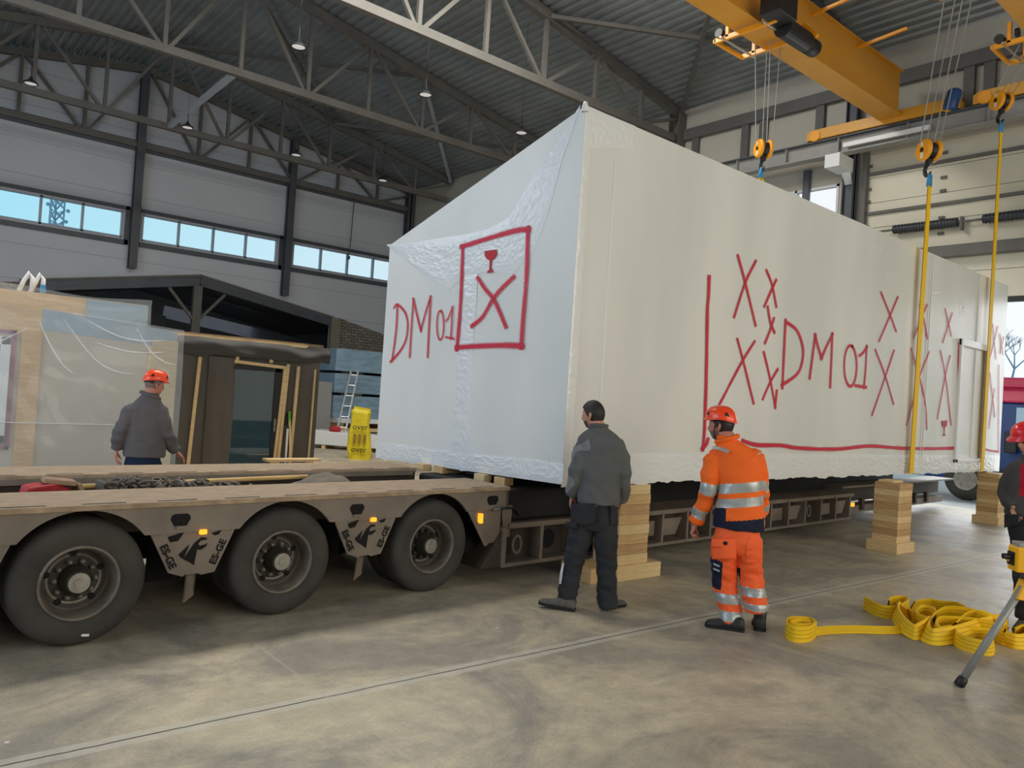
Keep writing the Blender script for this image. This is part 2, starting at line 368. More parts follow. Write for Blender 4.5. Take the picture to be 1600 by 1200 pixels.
column(12.33, 28.75, 5.1, 11.3, 'steel column between the middle and right ribbon windows')
column(17.75, 28.75, 0, 10.3, 'steel column in the far right corner of the hall', .3, .3)
column(17.8, 14.3, 0, 10.35, 'steel column rising behind the top edge of the white module', .36, .36, M_steel)
column(17.8, 8.98, 0, 10.35, 'dark steel column at the left edge of the big gate')
column(17.8, 19.8, 0, 10.35, 'steel column hidden deep behind the white module')
# right wall rails and posts
M_rail = mat('rail_grey', RGB(98,96,94), .5, var=.1)
o = obj('wall_post', MB().bb((XW-.14,10.08,0), (XW-.03,10.24,7.95)), M_dsteel); tag(o, 'slim dark post standing in front of the bright right window', 'wall post')
g = obj('wall_rail', MB().bb((XW-.16,-2,9.55), (XW-.01,14.1,9.86)), M_rail); tag(g, 'long dark wall rail running above the crane runway', 'wall rail')
for (y, lb) in ((13.7,'nearest the column above the module'), (12.05,'left one of the close pair'), (11.5,'right one of the close pair'), (9.9,'next to the conduit left of the crane girder'), (6.5,'left one of the pair above the blue motor'), (6.1,'right one of the pair above the blue motor')):
    o = obj('wall_post', MB().bb((XW-.12,y-.11,8.2), (XW-.01,y+.11,9.56)), M_rail); tag(o, 'short dark wall post under the rail, '+lb, 'wall post', 'posts under the wall rail')
o = obj('wall_rail', MB().bb((-4,28.85,9.42), (18,28.98,9.76)), M_dsteel); tag(o, 'dark horizontal rail across the far wall at truss foot height', 'wall rail')
# annex frame
an = thing('annex_frame', 'grey steel gable frame of the dark annex opening in the far wall', 'steel frame', (9.1,28.9,0))
obj('rafter', MB().bar((3.6,28.95,4.22), (9.16,28.95,5.2), .2, .3), M_dsteel, an); obj('rafter', MB().bar((9.16,28.95,5.2), (14.6,28.95,4.27), .2, .3), M_dsteel, an)
obj('flashing', MB().bar((3.6,28.9,4.44), (9.16,28.9,5.43), .1, .07).bar((9.16,28.9,5.43), (14.6,28.9,4.5), .1, .07), M_steel, an)
obj('post', MB().bb((8.95,28.85,0), (9.25,29.05,5.1)), M_steel, an)
obj('knee_brace', MB().bar((8.1,28.95,4.85), (9.0,28.95,3.8), .1, .1), M_steel, an); obj('knee_brace', MB().bar((10.1,28.95,4.85), (9.2,28.95,3.8), .1, .1), M_steel, an)
o = obj('beam', MB().bb((3,33,3.65), (9.2,33.3,4.1)), M_dsteel, an)
obj('rafter', MB().bar((9.2,33.5,4.3), (16.8,33.5,3.3), .25, .5), M_dsteel, an)
o = obj('jamb_post', MB().bb((14.45,28.8,0), (14.85,29.0,4.5)), mat('jamb_beige', RGB(128,124,108), .6)); tag(o, 'beige jamb post at the right side of the annex opening beside the brickwork', 'post')
# conduit and dangling cables
o = obj('cable', MB().tube([(15.05,28.72,9.6),(15.0,28.7,7.6),(14.95,28.7,7.05)], .02, 6).lathe([(0,0),(.07,.02),(.07,.14),(0,.16)], (14.95,28.7,6.95), n=10), M_dsteel); tag(o, 'cable with a small box hanging in front of the far wall', 'cable')
# ---------------------------------------------------------------- lamps
M_lamp = mat('lamp_black', RGB(34,36,40), .4); M_lens = mat('lamp_lens', RGB(220,220,215), .3, emit=(1,.98,.94,1), est=.35)
def lamp(p, label):
    x, y, z = p; t = thing('pendant_lamp', label, 'lamp', (x,y,z), 'round high bay lamps')
    obj('housing', MB().lathe([(.0,.17),(.035,.17),(.04,.12),(.07,.105),(.08,.08),(.125,.055),(.155,.035),(.162,.02),(.162,0),(.135,0)], p, n=28), M_lamp, t, smooth=True)
    obj('lens', MB().lathe([(0,.012),(.135,.01)], p, n=28), M_lens, t)
    obj('hanger', MB().tube([(x,y,z+.16),(x,y,z+.4)], .012, 6).tube([(x,y,roofz(x)),(x,y,z+.4)], .004, 5), M_lamp, t)
    return t
lamp((2.64,21.88,8.55), 'leftmost pendant lamp of the far row, in front of the wall above the left window')
lamp((6.36,22.06,8.55), 'pendant lamp just right of the bright level roof strut')
lamp((9.47,21.92,8.55), 'pendant lamp next to the column between the middle and right windows')
lamp((12.6,22.17,8.55), 'pendant lamp of the far row in the dim corner just above the module roof line')
lamp((6.31,14.86,8.55), 'pendant lamp of the near row, leftmost, under the bright corrugated roof')
lamp((9.45,14.94,8.55), 'pendant lamp of the near row, middle one under the middle truss')
lamp((12.54,15.13,8.55), 'pendant lamp of the near row, peeking just left of the module peak')
# ---------------------------------------------------------------- gate
M_gate = mat('gate_cream', RGB(208,202,182), .45, var=.05, vscale=.6); M_seam = mat('gate_seam', RGB(120,118,110), .5); M_black = mat('black_rubber', RGB(28,29,32), .5)
g = MB(); z = 4.5; k = 0; seams = MB()
while z < 7.9:
    g.bb((XW+.02,2.6,z), (XW+.08,8.66,z+.585)); seams.bb((XW+.03,2.6,z+.585), (XW+.07,8.66,z+.6)); z += .6
gt = struct('door_1', g, M_gate); obj('door_seam', seams, M_seam, gt)
obj('bottom_seal', MB().bb((XW,2.6,4.38), (XW+.09,8.66,4.5)), M_black, gt)
for zz in (5.62, 6.6, 7.55): obj('stiffener_rail', MB().bb((XW-.05,2.6,zz), (XW+.02,8.6,zz+.07)), M_steel, gt)
for zz in (5.3, 5.95, 6.3, 6.9, 7.2, 7.75):
    for y in (8.62, 6.95, 4.0): obj('hinge', MB().bb((XW-.03,y-.07,zz), (XW+.02,y+.05,zz+.06)), M_steel, gt)
tr = MB().bb((XW-.14,8.62,0), (XW+.02,8.72,8.1)); obj('guide_track', tr, M_steel, gt)
o = obj('lintel_panel', MB().bb((XW-.3,2.6,5.4), (XW-.02,7.9,5.62)), M_steel, gt)
M_spring = mat('spring_black', RGB(46,50,56), .4, bump=.2, bscale=30)
def spring(y0, y1, label):
    t = thing('door_spring', label, 'door spring', (17.85,(y0+y1)/2,6.05), 'torsion springs on the gate shaft')
    n = 60; pr = [(.095+.014*math.sin(i*2.2), i/n*(y1-y0)) for i in range(n+1)]
    obj('coil', MB().lathe(pr, (17.85,y0,6.15), (0,1,0), 20, True), M_spring, t, smooth=True)
    obj('end_bracket', MB().bb((17.8,y0-.1,5.98), (17.95,y0-.06,6.26)), M_steel, t)
spring(6.55, 7.9, 'black torsion spring left of the yellow sling on the gate'); spring(4.6, 6.05, 'black torsion spring right of the far yellow sling at the picture edge')
tag(obj('spring_shaft', MB().tube([(17.85,4,6.15),(17.85,8.5,6.15)], .025, 8), M_steel), 'thin steel shaft carrying the black gate springs', 'shaft')

# ---------------------------------------------------------------- crane
M_yel = mat('crane_yellow', RGB(212,152,48), .42, var=.06, vscale=1.5); M_dy = mat('hook_yellow', RGB(240,160,22), .35)
M_rope = mat('wire_rope', RGB(170,170,165), .4, .6); M_hoist = mat('hoist_black', RGB(30,30,33), .45, var=.15)
M_run = mat('runway_grey', RGB(150,150,146), .5, var=.1)
r = thing('crane_runway', 'grey crane runway beam along the right wall carrying the yellow end trucks', 'runway beam', (17.2,9,7.95))
obj('web', MB().bb((17.19,-4,7.95), (17.21,16,8.33)), M_run, r); obj('top_flange', MB().bb((17.06,-4,8.31), (17.34,16,8.34)), M_dsteel, r); obj('bottom_flange', MB().bb((17.06,-4,7.93), (17.34,16,7.96)), M_run, r)
for y in (4.2,5.8,7.4,8.96,10.3,11.7,13.1): obj('stiffener', MB().bb((17.08,y-.012,7.95), (17.33,y+.012,8.33)), M_run, r)
o = obj('wall_bracket', MB().bb((17.0,8.86,7.62), (17.7,9.22,7.93)).prism([(17.6,8.9,7.62),(17.95,8.9,7.1),(17.95,8.9,7.62)], (0,.2,0)), M_white); tag(o, 'white box bracket holding the runway beam beside the gate column', 'bracket')
obj('power_rail', MB().bb((17.0,6.9,8.03), (17.07,8.8,8.13)), M_white, r)
def end_truck(y0, y1, t):
    obj('end_truck', MB().prism([(17.05,y0,8.37),(17.05,y0,8.55),(17.05,y0+.1,8.62),(17.05,y1-.1,8.62),(17.05,y1,8.55),(17.05,y1,8.37)], (.3,0,0)), M_yel, t, bevel=.01)
    for y in (y0+.22, y1-.22): obj('truck_wheel', MB().lathe([(0,0),(.13,0),(.13,.1),(0,.1)], (17.02,y,8.46), (1,0,0), 20), M_dy, t)
def girder(Y, x0, x1, t, zb=8.5, h=.95, w=.3):
    obj('girder', MB().bb((x0,Y-w/2,zb), (x1,Y+w/2,zb+h)), M_yel, t); obj('bottom_flange', MB().bb((x0,Y-w/2-.1,zb-.03), (x1,Y+w/2+.1,zb)), M_yel, t)
    obj('top_flange', MB().bb((x0,Y-w/2-.08,zb+h), (x1,Y+w/2+.08,zb+h+.02)), M_yel, t)
c1 = thing('bridge_crane', 'yellow bridge crane whose girder ends above the white module', 'crane', (12,7.75,8.5)); girder(7.75, -3.5, 17.05, c1); end_truck(6.35, 9.75, c1)
M_blue = mat('motor_blue', RGB(40,78,130), .4)
obj('travel_motor', MB().lathe([(0,0),(.13,.0),(.14,.05),(.14,.36),(.1,.42),(0,.42)], (17.0,6.52,8.35), (0,-.25,1), 18), M_blue, c1, smooth=True)
for x in (11.5,13.2,15): obj('cable_arm', MB().bar((x,7.6,9.3), (x,6.6,9.38), .05, .05), M_dy, c1)
c2 = thing('bridge_crane', 'second yellow bridge crane, only a girder corner showing at the top right', 'crane', (12,4.3,8.5)); girder(4.3, -3.5, 17.05, c2, 8.62); end_truck(2.9, 6.1, c2)
def trolley(X, Y, zb, label):
    t = thing('hoist_trolley', label, 'hoist', (X,Y,zb), 'hoist trolleys on the crane girders')
    for dx in (-.42, .42):
        obj('side_frame', MB().bar((X+dx,Y+.62,zb-.12), (X+dx,Y-.6,zb-.12), .06, .08).bar((X+dx,Y+.36,zb-.12), (X+dx,Y+.36,zb+.25), .06, .06).bar((X+dx,Y-.36,zb-.12), (X+dx,Y-.36,zb+.3), .06, .06), M_dy, t)
    for s in (-1, 1): obj('tie_rod', MB().tube([(X-.55,Y+s*.42,zb-.14), (X+.55,Y+s*.42,zb-.14)], .022, 8), M_rope, t)
    for dx in (-.3,.3):
        for s in (-1,1): obj('wheel', MB().lathe([(0,0),(.08,0),(.08,.05),(0,.05)], (X+dx,Y+s*.25,zb+.08), (0,s,0), 16), M_hoist, t)
    obj('control_box', MB().bb((X-.72,Y-.84,zb-.14), (X-.18,Y-.46,zb+.24)), M_hoist, t, bevel=.015)
    obj('drum', MB().lathe([(0,0),(.17,0),(.17,.75),(0,.75)], (X-.15,Y-.56,zb-.14), (1,0,0), 24), M_hoist, t)
    obj('motor', MB().lathe([(0,0),(.12,0),(.15,.04),(.15,.3),(.11,.36),(0,.36)], (X+.6,Y-.56,zb-.16), (1,0,0), 20), M_hoist, t, smooth=True)
    obj('counterweight', MB().lathe([(0,0),(.08,0),(.08,.3),(0,.3)], (X-.5,Y+.5,zb-.02), (1,0,0), 16), M_hoist, t)
    obj('counter_frame', MB().bar((X-.45,Y+.62,zb-.12), (X+.45,Y+.62,zb-.12), .05, .06), M_dy, t); obj('stay', MB().bar((X-.1,Y-.45,zb+.02), (X+.5,Y-.7,zb-.16), .05, .07), M_dy, t)
    obj('hook_arm', MB().bar((X+.6,Y-.5,zb+.2), (X+.6,Y-.78,zb-.1), .05, .06), M_dy, t)
    return t
trolley(11.75, 7.75, 8.5, 'black and yellow hoist trolley under the crane girder above the white module')
trolley(15.35, 4.45, 8.62, 'hoist trolley at the top right corner of the picture')
trolley(12.2, 4.45, 8.62, 'hoist trolley above the frame that carries the middle hook block')
M_tag = mat('tag_white', RGB(225,220,210), .5); M_hook = mat('hook_steel', RGB(40,42,46), .4, .3); M_sblue = mat('sling_blue', RGB(60,140,190), .7)
def hook(p, top, label, s=1.0):
    x, y, z = p; t = thing('hook_block', label, 'hook block', p, 'yellow crane hook blocks')
    d = Vector((-.85,.5,0)).normalized()      # the blocks face the camera side
    for k in (-1, 1):
        c = Vector(p)-d*.0+d*(.09*k)
        prof = [(0,-.035),(.15,-.035),(.17,-.015),(.17,.015),(.15,.035),(0,.035)]
        obj('cheek_plate', MB().lathe(prof, c, d, 28), M_dy, t, smooth=False)
        if k == 1:
            obj('axle_cap', MB().lathe([(0,0),(.035,0),(.035,.012),(0,.012)], c+d*.035, d, 14), M_hook, t)
            a = d.cross(Vector((0,0,1))).normalized()
            obj('load_tag', MB().box(c+d*.038+Vector((0,0,-.09)), (.06,.004,.09), Matrix.Rotation(math.atan2(a.y,a.x),3,'Z')), M_tag, t)
            obj('load_tag', MB().box(c+d*.038+Vector((0,0,.09)), (.05,.004,.06), Matrix.Rotation(math.atan2(a.y,a.x),3,'Z')), M_tag, t)
    obj('sheave', MB().lathe([(0,-.05),(.13,-.05),(.11,0),(.13,.05),(0,.05)], p, d, 24), M_hook, t)
    obj('swivel', MB().lathe([(0,0),(.05,0),(.05,.08),(0,.08)], (x,y,z-.22), n=14), M_hook, t)
    a = d.cross(Vector((0,0,1))).normalized(); pts = [Vector((x,y,z-.2))]+[Vector((x,y,z-.30))+a*(.075*math.cos(u))+Vector((0,0,.09*math.sin(u))) for u in [math.pi/2-i*math.pi/6 for i in range(9)]]
    obj('hook', MB().tube(pts, [.03]*8+[.022,.012], 10), M_hook, t, smooth=True)
    for i, (ox, oy) in enumerate(((-.16,.08),(-.06,-.09),(.09,.09),(.16,-.08))):
        q = Vector(top)+Vector((ox*1.6,oy*1.2,0)); obj('wire_rope', MB().tube([(x+ox*.9,y+oy,z+.1), q], .009, 6), M_rope, t)
    return t
hook((12.35,7.9,6.6), (12.05,7.75,8.4), 'yellow hook block hanging behind the roof of the white module')
hook((12.36,5.0,5.98), (12.2,4.6,8.5), 'middle yellow hook block holding the left of the two long slings')
hook((15.32,5.0,7.64), (15.35,4.6,8.5), 'right hand yellow hook block holding the far long sling')
M_sling = mat('sling_yellow', RGB(255,205,16), .65, var=.06, vscale=14)
def sling(p, q, label, w=.075):
    t = thing('lifting_sling', label, 'sling', q, 'yellow lifting slings round the module'); p = Vector(p); q = Vector(q)
    n = Vector((0,-1,.0)); k = p+(q-p).normalized()*.2; off = V(0,-.012,0)
    obj('webbing', MB().ribbon([k, p+(q-p)*.5, q], [w*.8,w,w], n, False).ribbon([k+off, p+(q-p)*.5+off, q+off], [w*.8,w,w], -n, False), M_sling, t)
    obj('sleeve', MB().tube([p+V(-.02,0,-.02), k+V(-.025,0,0)], [.025,.035], 10).tube([p+V(.03,0,-.02), k+V(.03,0,0)], [.025,.03], 10), M_sblue, t, smooth=True)
    return t
sling((12.36,4.97,5.62), (12.4,5.02,.97), 'long yellow sling down the module wall, left of the two', .16)
sling((15.32,4.99,7.28), (15.4,5.02,.97), 'long yellow sling down the module wall past the doorway, right of the two', .16)
t = sling((12.35,7.9,6.27), (12.1,8.45,3.4), 'yellow sling going behind the module from the left hook block', .085)
obj('webbing', MB().ribbon([(12.37,7.9,6.06),(12.75,7.88,4.9)], [.08,.08], (0,-1,0), False), M_sling, t)
# ================================================================ white wrapped module
def wrap_mat():
    m = mat('white_shrink_film', RGB(232,231,226), .34, bump=.12, bscale=2.2, bdist=.05, spec=.5); t = m.node_tree; N = t.nodes; L = t.links; b = N['Principled BSDF']
    tcn = N.new('ShaderNodeTexCoord'); nb = N.new('ShaderNodeTexNoise'); nb.inputs['Scale'].default_value = 26; nb.inputs['Detail'].default_value = 3; nb.inputs['Distortion'].default_value = 1.2
    L.new(tcn.outputs['Object'], nb.inputs[0]); bp = N.new('ShaderNodeBump'); bp.inputs['Strength'].default_value = .06; bp.inputs['Distance'].default_value = .02
    L.new(nb.outputs['Fac'], bp.inputs['Height']); L.new(b.inputs['Normal'].links[0].from_socket, bp.inputs['Normal']); L.new(bp.outputs[0], b.inputs['Normal'])
    n2 = N.new('ShaderNodeTexNoise'); n2.inputs['Scale'].default_value = .8; mp = N.new('ShaderNodeMapping'); mp.inputs['Scale'].default_value = (1.4,1,.25); L.new(tcn.outputs['Object'], mp.inputs[0]); L.new(mp.outputs[0], n2.inputs[0])
    r = N.new('ShaderNodeValToRGB'); r.color_ramp.elements[0].position = .35; r.color_ramp.elements[0].color = RGB(222,222,216); r.color_ramp.elements[1].position = .65; r.color_ramp.elements[1].color = RGB(236,234,228)
    L.new(n2.outputs['Fac'], r.inputs[0]); L.new(r.outputs[0], b.inputs['Base Color']); return m
M_wrap = wrap_mat(); M_tape = mat('white_film_tape', RGB(236,236,234), .25, spec=.6)
FY = 5.1; A0 = V(4.98,FY,.985); A1 = V(16.55,FY,.945); B0 = V(4.85,8.25,.905); B1 = V(16.5,8.3,.9)
TA0 = V(4.985,FY,4.53); TA1 = V(16.5,FY,4.47); TB0 = V(4.85,8.25,3.535); TB1 = V(16.5,8.3,3.5)
EN = ((B0-A0).cross(TA0-A0)).normalized()
if EN.x > 0: EN = -EN
EP = lambda x, y, d=.012: onp(x, y, A0, EN)+EN*d
NP = lambda x, y, d=.012: ony(x, y, FY-d)
mod = thing('wrapped_building_module', 'big white film wrapped building module with red spray painted marks hanging over the trailer', 'building module', (10.5,6.7,.95))
def lerp(a, b, t): return a+(b-a)*t
def nz(p, s, seed=0): return noise.noise(Vector((p[0]*s+seed, p[1]*s, p[2]*s)))
def crumple(p, s=7, seed=0):
    p = Vector(p); w = noise.noise_vector(p*s*.5)*.16; q = p+w; q.z *= 3.2; q.x *= .8; q.y *= .8
    return .7*(1-abs(noise.noise(q*s+V(seed,0,0)))*2)**3+.35*(1-abs(noise.noise(q*s*2.3+V(0,seed,0)))*2)**3
def face(a0, a1, b1, b0, n, amp, nu, nv):
    def fn(u, v):
        p = lerp(lerp(a0,a1,u), lerp(b0,b1,u), v); e = min(1, 12*min(u,1-u,v,1-v)*1.0)
        return p+n*(nz(p,.7,3)*amp+nz(p,2.3,9)*amp*.35)*e
    return fn
wb = MB(); wb.grid(face(A0,A1,TA1,TA0,V(0,-1,0),.006,0,0), 150, 50); wb.grid(face(B0,A0,TA0,TB0,EN,.006,0,0), 50, 50)
wb.grid(lambda u,v: lerp(lerp(TA0,TA1,u),lerp(TB0,TB1,u),v), 40, 6); wb.grid(lambda u,v: lerp(lerp(B1,B0,u),lerp(TB1,TB0,u),v), 20, 6); wb.add([A0,B0,B1,A1],[(0,1,2,3)])
wb.grid(lambda u,v: lerp(lerp(A1,B1,u),lerp(TA1,TB1,u),v)+V(.02*math.sin(v*20),0,0), 10, 30)
obj('wrap', wb, M_wrap, mod, smooth=True, autos=.7)
def patch(name, lo, hi, n, amp, nu, nv, s=7, d=.0035, ragged=0, seed=0):   # crumpled film between two edge lines
    def along(pl, t):
        t *= len(pl)-1; i = min(int(t), len(pl)-2); return lerp(pl[i], pl[i+1], t-i)
    def fn(u, v):
        a = along(lo,u); b = along(hi,u)
        if ragged: a = a+(a-b).normalized()*ragged*(noise.noise(a*5+V(seed,0,0))+.4*noise.noise(a*17))
        p = lerp(a,b,v); e = min(1, 6*min(v,1-v,u*4,(1-u)*4)); return p+n*((d if d < 0 else .0015+(d-.0015)*e)+crumple(p,s,seed)*amp*e)
    return obj(name, MB().grid(fn,nu,nv), M_tape, mod, smooth=True)
Ef = lambda L, d=0: [EP(x,y,d) for x,y in L]; Nf = lambda L, d=0: [NP(x,y,d) for x,y in L]
patch('crumpled_film', Ef([(605,384),(628,402),(655,424),(697,457),(722,434),(760,425),(800,428),(835,392),(858,330),(878,250),(906,172)]), Ef([(604,382),(625,381),(650,378),(690,372),(735,365),(765,357),(795,340),(818,300),(842,262),(875,212),(907,164)]), EN, .010, 220, 44, 13)
patch('film_strip', Ef([(723,430),(722,470),(717,520),(713,560),(709,620),(704,712)]), Ef([(746,428),(745,470),(741,520),(738,560),(736,620),(736,716)]), EN, .012, 130, 16, 9, seed=4)
patch('film_skirt', Ef([(587,714),(640,723),(690,730),(730,737),(790,742),(840,747),(879,753)]), Ef([(588,690),(640,695),(690,702),(730,708),(790,712),(840,716),(881,725)]), EN, .008, 320, 34, 8, ragged=.035, seed=7)
patch('film_skirt', [lerp(A0,A1,t)+V(0,0,-.01) for t in [i/10 for i in range(11)]], [lerp(A0,A1,t)+V(0,0,.3) for t in [i/10 for i in range(11)]], V(0,-1,0), .008, 800, 26, 7, ragged=.03, seed=2)
patch('corner_pleats', [V(4.985,FY,4.1),V(5.25,FY,4.2),V(5.7,FY,4.3)], [V(4.985,FY,4.535),V(5.25,FY,4.53),V(5.7,FY,4.53)], V(0,-1,0), .012, 60, 20, 9, seed=5)
patch('corner_strip', [lerp(A0,TA0,t)+V(.0,0,0) for t in (0,.25,.5,.75,1)], [lerp(A0,TA0,t)+V(.11,0,0) for t in (0,.25,.5,.75,1)], V(0,-1,0), .008, 220, 8, 8, seed=11)
for i, (cx, cz, w, h) in enumerate(((11.0,4.25,.5,.35),(11.5,3.9,.35,.3),(9.1,4.1,.25,.3),(13.2,3.9,.3,.25),(7.4,1.75,.3,.6),(14.3,3.75,.3,.3))):
    patch('creased_film', [V(cx-w/2,FY,cz-h/2),V(cx+w/2,FY,cz-h/2)], [V(cx-w/2,FY,cz+h/2),V(cx+w/2,FY,cz+h/2)], V(0,-1,0), .014, 40, 30, 9, d=-.007, seed=20+i)
# little tuft of film at the peak
obj('film_tuft', MB().lathe([(.035,-.06),(.03,0),(.022,.025),(.012,.04),(0,.045)], (4.99,5.11,4.53), n=9), M_tape, mod, smooth=True)
for X0 in (12.9,12.98,15.02): obj('film_seam', MB().bb((X0-.012,FY-.012,1.0), (X0+.012,FY,4.46)), M_tape, mod, bevel=.005)
obj('film_seam', MB().bb((5.42,FY-.007,1.0), (5.45,FY,4.1)), M_tape, mod, bevel=.005)
# doorway frame showing through the film
a = NP(1501,722); b = NP(1541,722); c = NP(1506,526); 
dx0, dx1, dz0, dz1 = 14.25, 15.55, 1.12, 3.25
df = obj('doorway_frame', MB().bb((dx0,FY-.05,dz0), (dx0+.1,FY,dz1)).bb((dx1-.1,FY-.05,dz0), (dx1,FY,dz1)).bb((dx0,FY-.06,dz1-.12), (dx1,FY,dz1)).bb((dx0,FY-.05,dz0), (dx1,FY,dz0+.07)), M_tape, mod, bevel=.012)
# ---- red spray paint
def paint_mat():
    m = bpy.data.materials.new('red_spray_paint'); m.use_nodes = True; t = m.node_tree; N = t.nodes; L = t.links; b = N['Principled BSDF']
    b.inputs['Base Color'].default_value = RGB(214,30,62); b.inputs['Roughness'].default_value = .5
    uv = N.new('ShaderNodeUVMap'); s = N.new('ShaderNodeSeparateXYZ'); L.new(uv.outputs[0], s.inputs[0])
    def mth(op, a, bb=None):
        n = N.new('ShaderNodeMath'); n.operation = op
        for q, k in ((a,0),(bb,1)):
            if q is None: continue
            if hasattr(q, 'links'): L.new(q, n.inputs[k])
            else: n.inputs[k].default_value = q
        return n.outputs[0]
    tc = N.new('ShaderNodeTexCoord'); nn = N.new('ShaderNodeTexNoise'); nn.inputs['Scale'].default_value = 90; nn.inputs['Detail'].default_value = 3; L.new(tc.outputs['Object'], nn.inputs[0])
    d = mth('MULTIPLY', mth('ABSOLUTE', mth('SUBTRACT', s.outputs[1], .5)), 2)
    mr = N.new('ShaderNodeMapRange'); mr.interpolation_type = 'SMOOTHSTEP'; L.new(mth('ADD', d, mth('MULTIPLY', mth('SUBTRACT', nn.outputs['Fac'], .5), .5)), mr.inputs[0])
    mr.inputs[1].default_value = .22; mr.inputs[2].default_value = .98; mr.inputs[3].default_value = .97; mr.inputs[4].default_value = 0
    tr = N.new('ShaderNodeBsdfTransparent'); mx = N.new('ShaderNodeMixShader'); L.new(mr.outputs[0], mx.inputs[0]); L.new(tr.outputs[0], mx.inputs[1]); L.new(b.outputs[0], mx.inputs[2]); L.new(mx.outputs[0], N['Material Output'].inputs[0])
    return m
M_spray = paint_mat(); M_red = mat('red_paint', RGB(190,24,42), .5)
def smoothpts(L, n=5):
    if len(L) < 3: return [lerp(L[0],L[1],i/4) for i in range(5)]
    out = []
    for i in range(len(L)-1):
        p0, p1, p2, p3 = L[max(i-1,0)], L[i], L[i+1], L[min(i+2,len(L)-1)]
        for k in range(n):
            t = k/n; out.append(.5*((2*p1)+(p2-p0)*t+(2*p0-5*p1+4*p2-p3)*t*t+(3*p1-p0-3*p2+p3)*t**3))
    return out+[L[-1]]
_lay = [0]
def stroke(mb, pts, w, n, smooth=True):
    _lay[0] += 1; pts = [p+n*(-.0000+.0004*(_lay[0] % 7)) for p in pts]
    L = smoothpts(pts) if smooth else pts
    rs = [w*.98*(1+.18*noise.noise(V(p[0]*4+_lay[0],p[1]*4,p[2]*4))) for p in L]
    mb.ribbon(L, rs, n)
def ell(cx, cy, rx, ry, tilt=0): return [(cx+rx*math.cos(t)-tilt*ry*math.sin(t), cy+ry*math.sin(t)) for t in [math.pi*2*i/14-1.3 for i in range(15)]]
def marks(name, strokes, tr, w, n):
    mb = MB()
    for s in strokes: stroke(mb, [tr(*p) for p in s], w, n)
    return obj(name, mb, M_spray, mod)
Nt = lambda x, y: NP(1080+x*.325, 380+y*.325, .0115)
Et = lambda x, y: EP(580+x*.3584, 330+y*.3584, .0155)
nn = V(0,-1,0)
CROSS = [[[(228,65),(262,190),(310,390)],[(310,90),(262,190),(210,350)]], [[(365,135),(390,200),(410,300)],[(408,180),(385,230),(355,300)]], [[(370,310),(382,380),(400,425)],[(398,365),(380,420),(358,475)]],
 [[(225,465),(255,580),(300,765)],[(305,475),(240,580),(140,770)]], [[(352,530),(378,640),(405,785)],[(415,610),(380,670),(347,745)],[(405,785),(412,715)]], [[(915,240),(955,340),(985,420)],[(993,262),(960,340),(905,468)]],
 [[(888,515),(935,640),(973,770)],[(975,520),(935,640),(872,822)]], [[(1100,300),(1120,370),(1135,455)],[(1133,300),(1100,380),(1070,455)]], [[(1058,510),(1105,670),(1128,790),(1133,890)],[(1143,525),(1095,650),(1070,750),(1037,870)]],
 [[(1222,320),(1238,390),(1250,442)],[(1255,340),(1235,400),(1212,472)]], [[(1200,520),(1225,650),(1250,870)],[(1245,545),(1222,640),(1185,840)]], [[(1450,395),(1458,470),(1465,550)],[(1473,405),(1455,480),(1437,545)]], [[(1485,440),(1492,485),(1498,530)],[(1502,455),(1493,490),(1487,525)]], [[(1437,630),(1447,720),(1460,830)],[(1458,705),(1445,790),(1433,885)]]]
for c in CROSS: marks('painted_cross', c, Nt, .062, nn)
marks('painted_letter', [[(455,375),(448,520),(440,690)],[(460,380),(510,420),(538,500),(535,570),(510,630),(440,680)]], Nt, .075, nn)
marks('painted_letter', [[(572,642),(585,540),(598,445)],[(598,445),(612,500),(628,550)],[(628,550),(655,490),(680,440)],[(680,440),(676,560),(670,685)]], Nt, .075, nn)
marks('painted_digit', [ell(767,590,30,98)], Nt, .072, nn)
marks('painted_digit', [[(812,540),(830,525),(845,500)],[(845,500),(840,600),(832,690)],[(793,685),(840,692)]], Nt, .072, nn)
marks('painted_line', [[(88,170),(85,250),(80,310),(78,400),(72,700),(65,900),(58,985)]], Nt, .085, nn)
marks('painted_line', [[(58,985),(75,965),(80,950)],[(250,950),(315,970),(430,972),(520,985),(700,990),(860,975),(1000,985),(1150,988),(1280,985)]], Nt, .08, nn)
marks('painted_line', [[(1287,485),(1283,700),(1280,985)]], Nt, .06, nn); marks('painted_line', [[(1480,592),(1479,800),(1478,1002)],[(1478,1002),(1440,998),(1413,990)]], Nt, .055, nn)
marks('painted_frame', [[(400,155),(450,140),(540,112),(640,85),(688,82)],[(688,82),(685,170),(680,300),(665,480),(658,588)],[(658,588),(590,585),(480,588),(378,595)],[(378,595),(390,450),(398,300),(403,160)]], Et, .085, EN)
marks('painted_cross', [[(470,295),(500,340),(540,390),(588,500)],[(620,292),(570,340),(530,390),(490,460),(447,498)]], Et, .075, EN)
marks('painted_letter', [[(118,410),(112,520),(95,650)],[(105,420),(118,408),(150,440),(163,490),(155,560),(130,610),(90,655)]], Et, .047, EN)
marks('painted_letter', [[(172,632),(180,500),(188,385)],[(188,385),(204,455),(220,520)],[(220,520),(240,445),(262,375)],[(262,375),(256,500),(250,632)]], Et, .044, EN)
marks('painted_digit', [ell(305,498,15,64)], Et, .036, EN); marks('painted_digit', [[(333,478),(345,455),(358,420)],[(358,420),(355,490),(351,555)],[(332,550),(362,556)]], Et, .038, EN)
def goblet(L, tr, n): obj('painted_goblet', MB().prism([tr(*p) for p in L], n*.003), M_red, mod)
goblet([(500,175),(552,168),(553,190),(545,205),(530,216),(527,250),(535,260),(537,266),(510,272),(512,263),(520,255),(522,217),(508,208),(500,195)], Et, EN)
